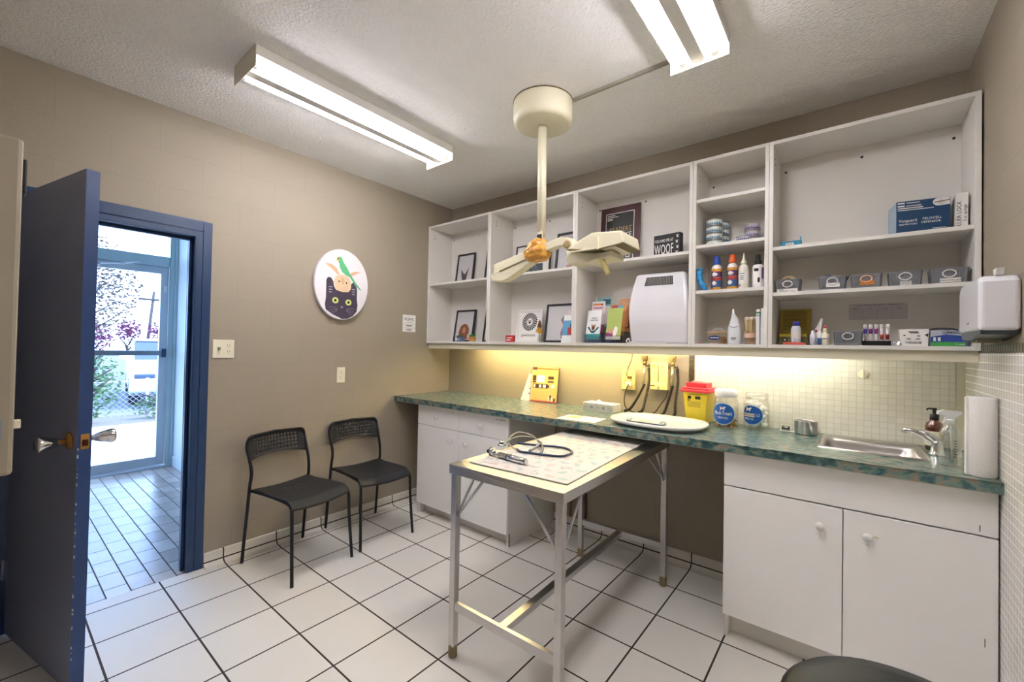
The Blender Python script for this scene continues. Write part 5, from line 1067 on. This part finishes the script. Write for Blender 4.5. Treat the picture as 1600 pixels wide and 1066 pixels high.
t = thing('paper_stack', 'white sheet of notes leaning behind the orange flyer stand', 'paper', (1.01, -.028, ZC), rot=(math.radians(-4), 0, math.radians(4))); b = B(); b.add([(-.115, 0, 0), (.06, 0, 0), (.06, 0, .215), (-.045, 0, .215), (-.115, .002, 0), (.06, .002, 0), (.06, .002, .215), (-.045, .002, .215)], [(0, 1, 2, 3), (7, 6, 5, 4), (0, 4, 5, 1), (1, 5, 6, 2), (2, 6, 7, 3), (3, 7, 4, 0)]); b.build('sheet', PAPER, t)
b = B()
for z in (.05, .09, .14): b.box(-.055+z*.2, -.035+z*.2, -.0006, 0, z, z+.012)
b.build('blue_notes', mat('ink_blue_note', '#7f86b8', .6), t)
t = thing('tissue_box', 'patterned white tissue box on the worktop', 'tissue box', (1.665, -.125, ZC), math.radians(-2)); b = B(); b.box(-.115, .115, -.058, .058, 0, .056); b.build('box', mat('tissue_carton', '#d7d5cc', .6), t, bevel=.002)
b = B(); rnd = random.Random(3)
for k in range(5):
    cx = -.09+.045*k; r = .018+.004*(k % 2); b.tube([(x, -.0585, z) for x, z in ell(cx, .028, r, r, 14)], .0012, n=4, closed=True, mi=k % 2); b.prism(ell(cx, .028, r*.55, r*.5, 12), -.0588, -.058, 'y', (k+1) % 2)
    b.box(cx+.02, cx+.0215, -.0585, -.058, .004, .05, 0)
b.build('floral_print', [mat('print_slate', '#9da0a6', .6), mat('print_sand', '#c4bfb2', .6)], t)
b = B(); vs = [(-.045, -.01, .0575), (.01, -.012, .0575), (.012, .012, .0575), (-.04, .014, .0575), (-.032, -.004, .078), (-.010, -.004, .072), (-.008, .006, .070), (-.03, .008, .082)]; b.add(vs, [(0, 1, 5, 4), (1, 2, 6, 5), (2, 3, 7, 6), (3, 0, 4, 7), (4, 5, 6, 7)], 0, True); b.build('tissue', mat('soft_tissue', '#efece2', .9), t, sub=2)
t = thing('form_sheet', 'loose paper form with a yellow patch near the worktop front edge', 'paper', (1.72, -.50, ZC), math.radians(4)); b = B(); b.box(-.125, .125, -.095, .085, 0, .0008); b.build('sheet', PAPER, t); b = B(); b.box(-.10, -.01, -.03, .06, .0008, .0011); b.build('yellow_patch', mat('form_yellow', '#d9c48a', .7), t); b = B(); b.box(.02, .10, -.05, .0, .0008, .0011); b.build('blue_patch', mat('form_blue', '#c5ccdc', .7), t)
# baby scale
t = thing('pet_scale', 'white oval-tray digital pet scale on the worktop', 'scale', (2.145, -.385, ZC), math.radians(-2)); b = B(); q = []
def sup(a, rx, ry, p=2.6): c, s_ = math.cos(a), math.sin(a); return (rx*abs(c)**(2/p)*(1 if c >= 0 else -1), ry*abs(s_)**(2/p)*(1 if s_ >= 0 else -1))
lv = [(.235, .175, .008), (.255, .20, .014), (.262, .205, .024), (.258, .20, .032), (.225, .165, .024), (.18, .13, .020), (.001, .001, .019)]; vs = []; N_ = 48
for rx, ry, z in lv:
    for k in range(N_): x, y = sup(2*PI*k/N_, rx, ry); vs.append((x, y, z))
b.add(vs, [(j*N_+k, j*N_+(k+1) % N_, (j+1)*N_+(k+1) % N_, (j+1)*N_+k) for j in range(6) for k in range(N_)]+[tuple(reversed(range(N_)))], 0, True); b.build('tray', mat('glossy_white_tray', '#e6e5e3', .25, coat=.2), t)
b = B(); b.prism([sup(2*PI*k/N_, .23, .172) for k in range(N_)], 0, .009, 'z'); b.build('base', GREY, t)
b = B(); b.M = Matrix.Translation((-.005, -.156, .0375)) @ Matrix.Rotation(math.radians(16), 4, 'X') @ Matrix.Scale(1.25, 4); b.prism(rrect(-.088, .088, -.016, .016, .014), -.002, .0025, 'z', 0); b.prism(rrect(-.062, .062, -.0145, .0145, .003), .0025, .0033, 'z', 1); b.prism(rrect(-.034, .028, -.010, .010, .002), .0033, .0040, 'z', 2); b.prism(ell(-.076, 0, .006, .004, 10), .0025, .0035, 'z', 1); b.prism(ell(.076, 0, .006, .004, 10), .0025, .0035, 'z', 1)
b.build('display', [mat('slate_blue_key', '#56687a', .4), mat('silver_panel', '#a9adaf', .4), mat('lcd_green', '#9c9f86', .3)], t)
# sharps container
t = thing('sharps_container', 'yellow sharps disposal bin with a red lid on the worktop', 'sharps bin', (2.29, -.105, ZC), math.radians(-6)); b = B(); b.taper(-.072, .072, -.06, .06, 0, .185, .80); b.build('bin', mat('sharps_yellow', '#d9c22e', .35, var=.05), t, bevel=.006, seg=3)
RDL = mat('sharps_red', '#d93a44', .35); b = B(); b.box(-.084, .084, -.072, .072, .180, .196); b.box(-.078, .078, -.066, .066, .196, .208); b.build('lid_rim', RDL, t, bevel=.005, seg=3); b = B(); b.box(-.058, .058, -.048, .048, .206, .236)
for k in range(4): b.box(-.05+.03*k, -.038+.03*k, -.051, -.047, .208, .232)
b.build('lid_dome', RDL, t, bevel=.006, seg=3); b = B(); b.tube([(-.04, 0, .236), (-.03, 0, .242), (.0, 0, .243), (.03, 0, .240)], .004); b.build('latch', mat('pale_pink_latch', '#e5b6ae', .4), t)
def yf(z): return -(.06*(.80+.20*z/.185))-.0009
b = B()
for (a, c, e, f) in ((-.044, -.024, .140, .158), (.0, .030, .140, .158), (-.046, -.030, .130, .135), (-.046, .034, .166, .168)): b.add([(a, yf(e), e), (c, yf(e), e), (c, yf(f), f), (a, yf(f), f), (a, yf(e)+.001, e), (c, yf(e)+.001, e), (c, yf(f)+.001, f), (a, yf(f)+.001, f)], [(0, 1, 2, 3), (7, 6, 5, 4), (0, 4, 5, 1), (2, 6, 7, 3), (1, 5, 6, 2), (3, 7, 4, 0)])
b.build('black_symbols', DARK, t)
b = B()
for k in range(5):
    z = .122-k*.007; b.add([(-.046, yf(z), z), (.030, yf(z), z), (.030, yf(z), z+.003), (-.046, yf(z), z+.003), (-.046, yf(z)+.001, z), (.030, yf(z)+.001, z), (.030, yf(z)+.001, z+.003), (-.046, yf(z)+.001, z+.003)], [(0, 1, 2, 3), (7, 6, 5, 4), (0, 4, 5, 1), (2, 6, 7, 3)])
b.build('fine_print', mat('olive_print', '#8a7d2a', .5), t)
# treat jars
def jar(label, x, y, kind):
    t = thing('treat_jar', label, 'jar', (x, y, ZC), group='clear round jars with blue oval labels'); r = .062
    b = B(); b.lathe([(.001, .001), (r-.006, .001), (r, .006), (r, .140), (r-.006, .158), (r-.010, .168), (r-.010, .172)], n=36, caps=False); b.build('glass', mat_clear('jar_plastic', (.97, .97, .95), .06), t)
    b = B()
    if kind: b.lathe([(r-.008, .170), (r-.004, .172), (r-.004, .208), (r-.008, .212), (.001, .213)], n=36)
    else: b.lathe([(r-.010, .165), (r-.006, .167), (r-.006, .196), (r-.010, .199), (.001, .1995)], n=36)
    b.build('lid', mat('jar_lid_white', '#e9e8e6', .35) if kind else mat_clear('clear_lid', (.95, .95, .93), .15), t)
    b = B(); rnd = random.Random(2+kind)
    if kind:
        for k in range(260):
            a = rnd.uniform(0, 6.28); q = (r-.010)*rnd.random()**.4; z = rnd.uniform(.008, .048); d = Vector((rnd.gauss(0, 1), rnd.gauss(0, 1), rnd.gauss(0, .5))).normalized()*.007; c0 = Vector((q*math.cos(a), q*math.sin(a), z)); b.cyl(c0-d, c0+d, .0038, n=6, mi=rnd.randrange(3))
        b.build('treats', [mat('treat_brown', '#7a4a22', .8), mat('treat_tan', '#b98a4a', .8), mat('treat_gold', '#a8872c', .8)], t)['kind'] = 'stuff'
    else:
        for k in range(70):
            a = rnd.uniform(0, 6.28); q = (r-.020)*rnd.random()**.5; z = rnd.uniform(.018, .145); b.ball((q*math.cos(a), q*math.sin(a), z), .0165, n=10)
        b.build('cotton_balls', mat('cotton_white', '#eeece6', .95), t)['kind'] = 'stuff'
    # wrapped oval label
    phi0 = -PI/2-.05 if kind else -PI/2-.28; hw_, hh = (.98, .056) if kind else (.90, .050); zc = .082
    def wrapq(bb, u, v, off, mi):  # u angle offset, v z
        pass
    def oval(bb, ru, rv, off, mi, cu=0, cv=0, n_=40):
        rows = 30; vs = []; fs = []
        for j in range(rows+1):
            v = -math.cos(PI*j/rows); half_ = ru*math.sqrt(max(0, 1-v*v))
            for k in range(17): a = phi0+cu-half_+2*half_*k/16; vs.append(((r+off)*math.cos(a), (r+off)*math.sin(a), zc+cv+rv*v))
        for j in range(rows):
            for k in range(16): fs.append((j*17+k, j*17+k+1, (j+1)*17+k+1, (j+1)*17+k))
        bb.add(vs, fs, mi, True)
    b = B(); oval(b, hw_*1.05, hh*1.07, .0006, 1); oval(b, hw_, hh, .0012, 0); b.build('oval_label', [mat('label_royal_blue', '#1559a8', .4), mat('label_pale_rim', '#b8d4e4', .4)], t)
    def wrap_obj(o, off):
        for v in o.data.vertices:
            a = phi0+v.co.x/r; d = -v.co.y; v.co = ((r+off+d)*math.cos(a), (r+off+d)*math.sin(a), v.co.z)
    rows = [('Medi-Treats', .028, 0, 0, .076, 1, .090), ('MEDI•CAL', .015, 0, 0, .055, 1, .052)] if kind else [('MEDI•CAL', .014, -.010, 0, .055, 1, .048), ('LLS', .022, .033, 0, .076, 1, .018)]
    wrap_obj(letters('lettering', rows, PAPER, t), .0016)
    b = B(); b.prism([(-.014, .101), (-.010, .101), (-.008, .108), (.003, .108), (.004, .101), (.008, .101), (.009, .113), (.015, .117), (.014, .121), (.007, .122), (.004, .117), (-.009, .117), (-.015, .123), (-.013, .114)], -.0004, .0004); o = b.build('dog_silhouette', PAPER, t)
    dx = 0 if kind else -.012
    for v in o.data.vertices: v.co.x += dx
    wrap_obj(o, .0018)
    if not kind:
        b = B(); 
        for k in range(8): b.box(-.045+k*.0078, -.045+(k+1)*.0078, -.0003, .0003, .071, .090)
        o = b.build('paper_patch', mat('masking_patch', '#ddd6c4', .7), t); wrap_obj(o, .002); wrap_obj(letters('lettering', [('COTTON', .0145, -.014, 0, .076)], DARK, t), .0026)
    return t
jar('clear jar of brown dog treats with a blue oval label and white screw lid', 2.452, -.175, 1)
jar('clear jar of white cotton balls with a patched blue label', 2.592, -.105, 0)
t = thing('small_roller', 'small metal nail roller on a white paper strip behind the steel bowl', 'roller', (2.725, -.045, ZC)); b = B(); b.box(-.03, .075, -.018, .012, 0, .002); b.build('paper_strip', PAPER, t); b = B(); b.cyl((-.018, 0, .014), (.014, -.004, .014), .012, n=16); b.build('roller', mat('dark_chrome', '#8c8c88', .25, .9), t); b = B()
for k in range(5): b.cyl((-.016+.0075*k, 0, .014), (-.0145+.0075*k, 0, .014), .0124, n=16)
b.build('grooves', DARK, t)
t = thing('steel_bowl', 'round straight-sided stainless steel bowl beside the sink', 'bowl', (2.815, -.085, ZC)); b = B(); b.lathe([(.001, .001), (.046, .001), (.050, .005), (.051, .068), (.053, .071), (.049, .071), (.047, .066), (.046, .008), (.001, .006)], n=40, caps=False); b.build('bowl', STEEL, t)
t = thing('soap_bottle', 'amber pump soap bottle standing behind the faucet', 'soap dispenser', (3.292, -.095, ZC)); AM = mat_clear('amber_glass', (.55, .22, .04), .08)
B().lathe([(.001, .001), (.026, .001), (.030, .006), (.030, .105), (.026, .120), (.013, .132), (.013, .138)], n=28, caps=False).build('glass', AM, t)
B().lathe([(.001, .004), (.027, .005), (.027, .10), (.001, .10)], n=24, caps=False).build('liquid', mat('amber_soap', '#7c3c0c', .3), t)
b = B(); b.lathe([(.0155, .134), (.0155, .158), (.010, .160), (.006, .162), (.006, .178), (.009, .180), (.009, .188), (.001, .189)], n=20); b.tube([(0, 0, .184), (-.02, -.004, .184), (-.026, -.005, .178)], .004); b.build('pump', BLACK, t)
b = B(); b.lathe([(.0304, .02), (.0304, .085)], n=28, caps=False); b.build('label', mat('label_cream_clear', '#cfcbb8', .5), t)
t = thing('clear_spray_bottle', 'empty clear trigger spray bottle at the worktop front near the faucet', 'spray bottle', (3.298, -.435, ZC)); CP = mat_clear('clear_pet', (.94, .96, .95), .10)
B().lathe([(.001, .001), (.026, .001), (.031, .006), (.031, .12), (.028, .135), (.012, .155), (.0115, .165)], n=28, caps=False).build('bottle', CP, t)
b = B(); b.lathe([(.0135, .160), (.0135, .178), (.010, .182)], n=20); b.prism([(-.036, .196), (-.034, .206), (-.02, .214), (.032, .212), (.034, .204), (.014, .186), (.010, .178), (-.010, .178), (-.012, .190), (-.024, .192)], -.009, .009); b.prism([(-.014, .192), (-.019, .165), (-.014, .160), (-.008, .186)], -.004, .004); b.build('trigger_head', mat('frosty_white', '#dfe0de', .3), t, bevel=.002)
b = B(); b.cyl((0, 0, .16), (.006, .002, .012), .0022, n=8); b.build('dip_tube', WPL, t)
b = B()
for k in range(7): b.box(.006, .014, -.0318, -.0305, .040+.010*k, .042+.010*k)
b.build('scale_marks', DARK, t)
t = thing('paper_towel_roll', 'white paper towel roll standing at the right end of the worktop', 'paper towels', (3.360, -.555, ZC)); b = B(); b.lathe([(.018, 0), (.037, .0), (.039, .004), (.039, .276), (.037, .280), (.018, .280), (.018, 0)], n=40, caps=False); b.box(-.040, -.034, -.02, .012, .002, .278); b.build('roll', mat('quilted_paper', '#e9e7e4', .9, bump=.5, bscale=220, var=.01), t)
B().lathe([(.0185, .001), (.0185, .279)], n=24, caps=False).build('core', mat('card_core', '#a08a6c', .8), t)
# wall mounted otoscope set, outlet and cords
YW = CREAM2
t = thing('wall_outlet', 'yellowed four-socket wall outlet box behind the worktop with two plugs', 'outlet', (1.812, -.001, 1.137)); b = B(); b.box(-.047, .047, -.030, 0, -.068, .068); b.build('box', YW, t, bevel=.003)
b = B()
for dx in (-.022,):
    for dz in (.045, .025, -.012, -.032): b.box(dx-.007, dx-.004, -.0306, -.030, dz, dz+.008); b.box(dx+.003, dx+.006, -.0306, -.030, dz, dz+.008)
b.build('slots', DARK, t)
b = B(); b.box(.0, .028, -.052, -.030, .008, .026); b.build('brown_plug', mat('brown_plug', '#6a4a2c', .5), t, bevel=.004); b = B(); b.lathe([(.02, 0), (.02, .001)]) if False else b.box(-.010, .030, -.056, -.030, -.042, -.012); b.build('white_plug', ALM, t, bevel=.006)
CRD = mat('dark_brown_cord', '#3a2c22', .5)
b = B(); b.tube(sp3([(1.835, -.045, 1.155), (1.812, -.05, 1.165), (1.815, -.045, 1.21), (1.832, -.03, 1.27), (1.838, -.02, 1.318)]), .003); tag(b.build('lamp_cord', CRD), 'dark cord rising from the outlet box to the shelf light', 'cord')
b = B(); b.tube(sp3([(1.828, -.058, 1.108), (1.806, -.055, 1.06), (1.795, -.05, .99), (1.815, -.05, .94), (1.87, -.05, .923), (1.95, -.05, .9225), (2.0, -.04, .935), (2.035, -.03, .99), (2.07, -.03, 1.04), (2.078, -.02, 1.085)]), .0035); tag(b.build('transformer_cord', CRD), 'dark cord looping from the outlet box to the wall transformer', 'cord')
t = thing('wall_transformer', 'yellowed wall-mounted otoscope transformer with two hooks', 'medical device', (2.030, -.001, 1.177)); b = B(); b.box(-.060, .056, -.05, 0, -.092, .085); b.build('case', YW, t, bevel=.006, seg=3); b = B(); b.box(-.006, -.002, -.0515, -.05, -.04, .084); b.box(-.006, -.002, -.0515, -.05, -.090, -.070); b.box(-.056, -.028, -.0510, -.05, -.068, -.063); b.build('groove', DARK, t)
b = B(); b.box(-.055, .045, -.0508, -.05, -.06, -.038); b.build('pale_sticker', mat('cream_sticker', '#e2d6a4', .6), t)
b = B(); b.M = Matrix.Translation((-.036, -.05, .064)) @ Matrix.Rotation(PI/2, 4, 'X'); b.lathe([(.010, 0), (.010, .006)], n=16); b.M = Matrix.Translation((.024, -.05, .060)) @ Matrix.Rotation(PI/2, 4, 'X'); b.lathe([(.004, 0), (.004, .003)], n=12); b.build('dial', mat('olive_dial', '#7d7440', .5), t)
b = B(); b.box(-.078, -.060, -.045, -.012, .052, .072); b.box(.056, .078, -.045, -.012, .048, .068); b.tube([(-.105, -.05, .070), (-.09, -.045, .060), (-.07, -.04, .062)], .006); b.tube([(.118, -.05, .055), (.10, -.045, .060), (.07, -.04, .058)], .006); b.build('cradle', mat('dark_cradle', '#4a4230', .5), t)
HB = mat('black_coil', '#2b2724', .5); HS = mat('steel_handle_yellowed', '#b8b090', .3, .7)
def hand(label, x, dx, seed):
    t = thing(['wall_otoscope', 'wall_ophthalmoscope'][seed], label, 'medical instrument', (x, -.045, 1.245), group='wall-mounted instrument handles')
    b = B(); b.cyl((0, 0, -.0), (dx*.1, -.004, -.13), .010, .009, n=14); b.build('grip', HS, t)
    b = B(); b.lathe([(.011, -.002), (.014, .010), (.012, .028)], n=16); b.box(-.017, .017, -.014, .010, .026, .060); b.cyl((0, -.014, .044), (0, -.024, .044), .009, n=12); b.build('head', mat('bronze_head_%d' % seed, '#8c7a4e' if seed else '#6d5b34', .35, .6), t)
    # coiled cord: helix descending to the worktop
    path = sp3([(0, 0, -.128), (dx*.25, -.01, -.19), (dx*.55, -.02, -.25), (dx*.9, -.02, -.30), (dx*1.3, -.015, -.318)], 10); pts = []; Np = len(path)
    for i in range(260):
        f = i/259*(Np-1); k = min(int(f), Np-2); p = Vector(path[k]).lerp(Vector(path[k+1]), f-k); tn = (Vector(path[k+1])-Vector(path[k])).normalized(); n1 = tn.cross(Vector((0, 1, 0))).normalized(); n2 = tn.cross(n1); a = i*.95; pts.append(tuple(p+(n1*math.cos(a)+n2*math.sin(a))*.0075))
    b = B(); b.tube(pts, .0022, n=5); b.tube(path, .006, n=8); b.build('coiled_cord', HB, t)
    pts = []; path = sp3([(.028, 0, .0), (.030, -.002, -.03), (.034, -.005, -.09), (dx*.10+.036, -.01, -.16), (dx*.25+.036, -.02, -.24), (dx*.55+.05, -.02, -.30), (dx*.8+.05, -.02, -.318)], 8); Np = len(path)
    for i in range(300):
        f = i/299*(Np-1); k = min(int(f), Np-2); p = Vector(path[k]).lerp(Vector(path[k+1]), f-k); tn = (Vector(path[k+1])-Vector(path[k])).normalized(); n1 = tn.cross(Vector((0, 1, 0))).normalized(); n2 = tn.cross(n1); a = i*.95; rr_ = .008 if f > 6 else 0; pts.append(tuple(p+(n1*math.cos(a)+n2*math.sin(a))*rr_))
    b = B(); b.tube(pts, .0024, n=5); b.build('second_coiled_cord', HB, t)
hand('wall otoscope with coiled cords hanging left of the transformer', 1.932, -.10, 0)
hand('wall ophthalmoscope with coiled cords hanging right of the transformer', 2.115, -.05, 1)
t = thing('robe_hook', 'round cream plastic hook on the mosaic above the sink', 'hook', (3.046, -.0085, 1.242)); b = B(); b.M = Matrix.Rotation(PI/2, 4, 'X'); b.lathe([(.023, 0), (.023, .003), (.019, .006), (.001, .0065)], n=28); b.build('plate', ALM, t); b = B(); b.tube(sp3([(0, -.005, .012), (0, -.02, .006), (0, -.028, -.006), (0, -.022, -.014), (0, -.006, -.012)]), .004); b.tube([(0, -.004, .0), (0, -.008, .026)], .003); b.build('hook', ALM, t)
t = thing('paper_towel_dispenser', 'white folded-towel dispenser with a dark base on the right wall', 'towel dispenser', (W-.001, -.61, 1.415))
b = B(); b.prism([(-.165, .012), (.155, .012), (.155, .05), (.155, .165), (.13, .190), (-.15, .190), (-.165, .17)], -.092, 0, 'x'); b.build('cover', mat('dispenser_white', '#e3e3e8', .25, coat=.2, var=.01), t, bevel=.014, seg=4)
b = B(); b.prism([(-.160, .02), (.150, .02), (.145, -.012), (.0, -.018), (-.150, .0)], -.086, -.002, 'x'); b.build('base_tray', mat('smoke_grey_plastic', '#3f474c', .3), t, bevel=.004)
b = B(); b.box(-.075, -.02, -.04, .05, -.0235, -.010); b.build('towel_slot', mat('khaki_slot', '#8b8468', .6), t)
b = B(); b.prism([(-.155, .190), (-.165, .212), (-.125, .212), (-.135, .190)], -.055, -.035, 'x'); b.build('key_tab', WPL, t, bevel=.002)
b = B(); b.box(-.0935, -.092, -.02, .012, .040, .046); b.build('grey_mark', GREY, t)
t = thing('kickplate_box', 'pair of taupe covered wiring boxes low on the back wall behind the table', 'junction box', (1.44, -.001, .09)); b = B(); b.box(-.045, .05, -.03, 0, 0, .19); b.build('cover', LWALL, t, bevel=.004); b = B(); b.box(-.12, -.07, -.03, 0, .0, .19); b.build('side_cover', LWALL, t, bevel=.004)
b = B(); b.tube([(.052, -.01, .01), (.058, -.012, .1), (.056, -.01, .19), (.03, -.01, .205)], .004); b.build('cable', CRD, t)
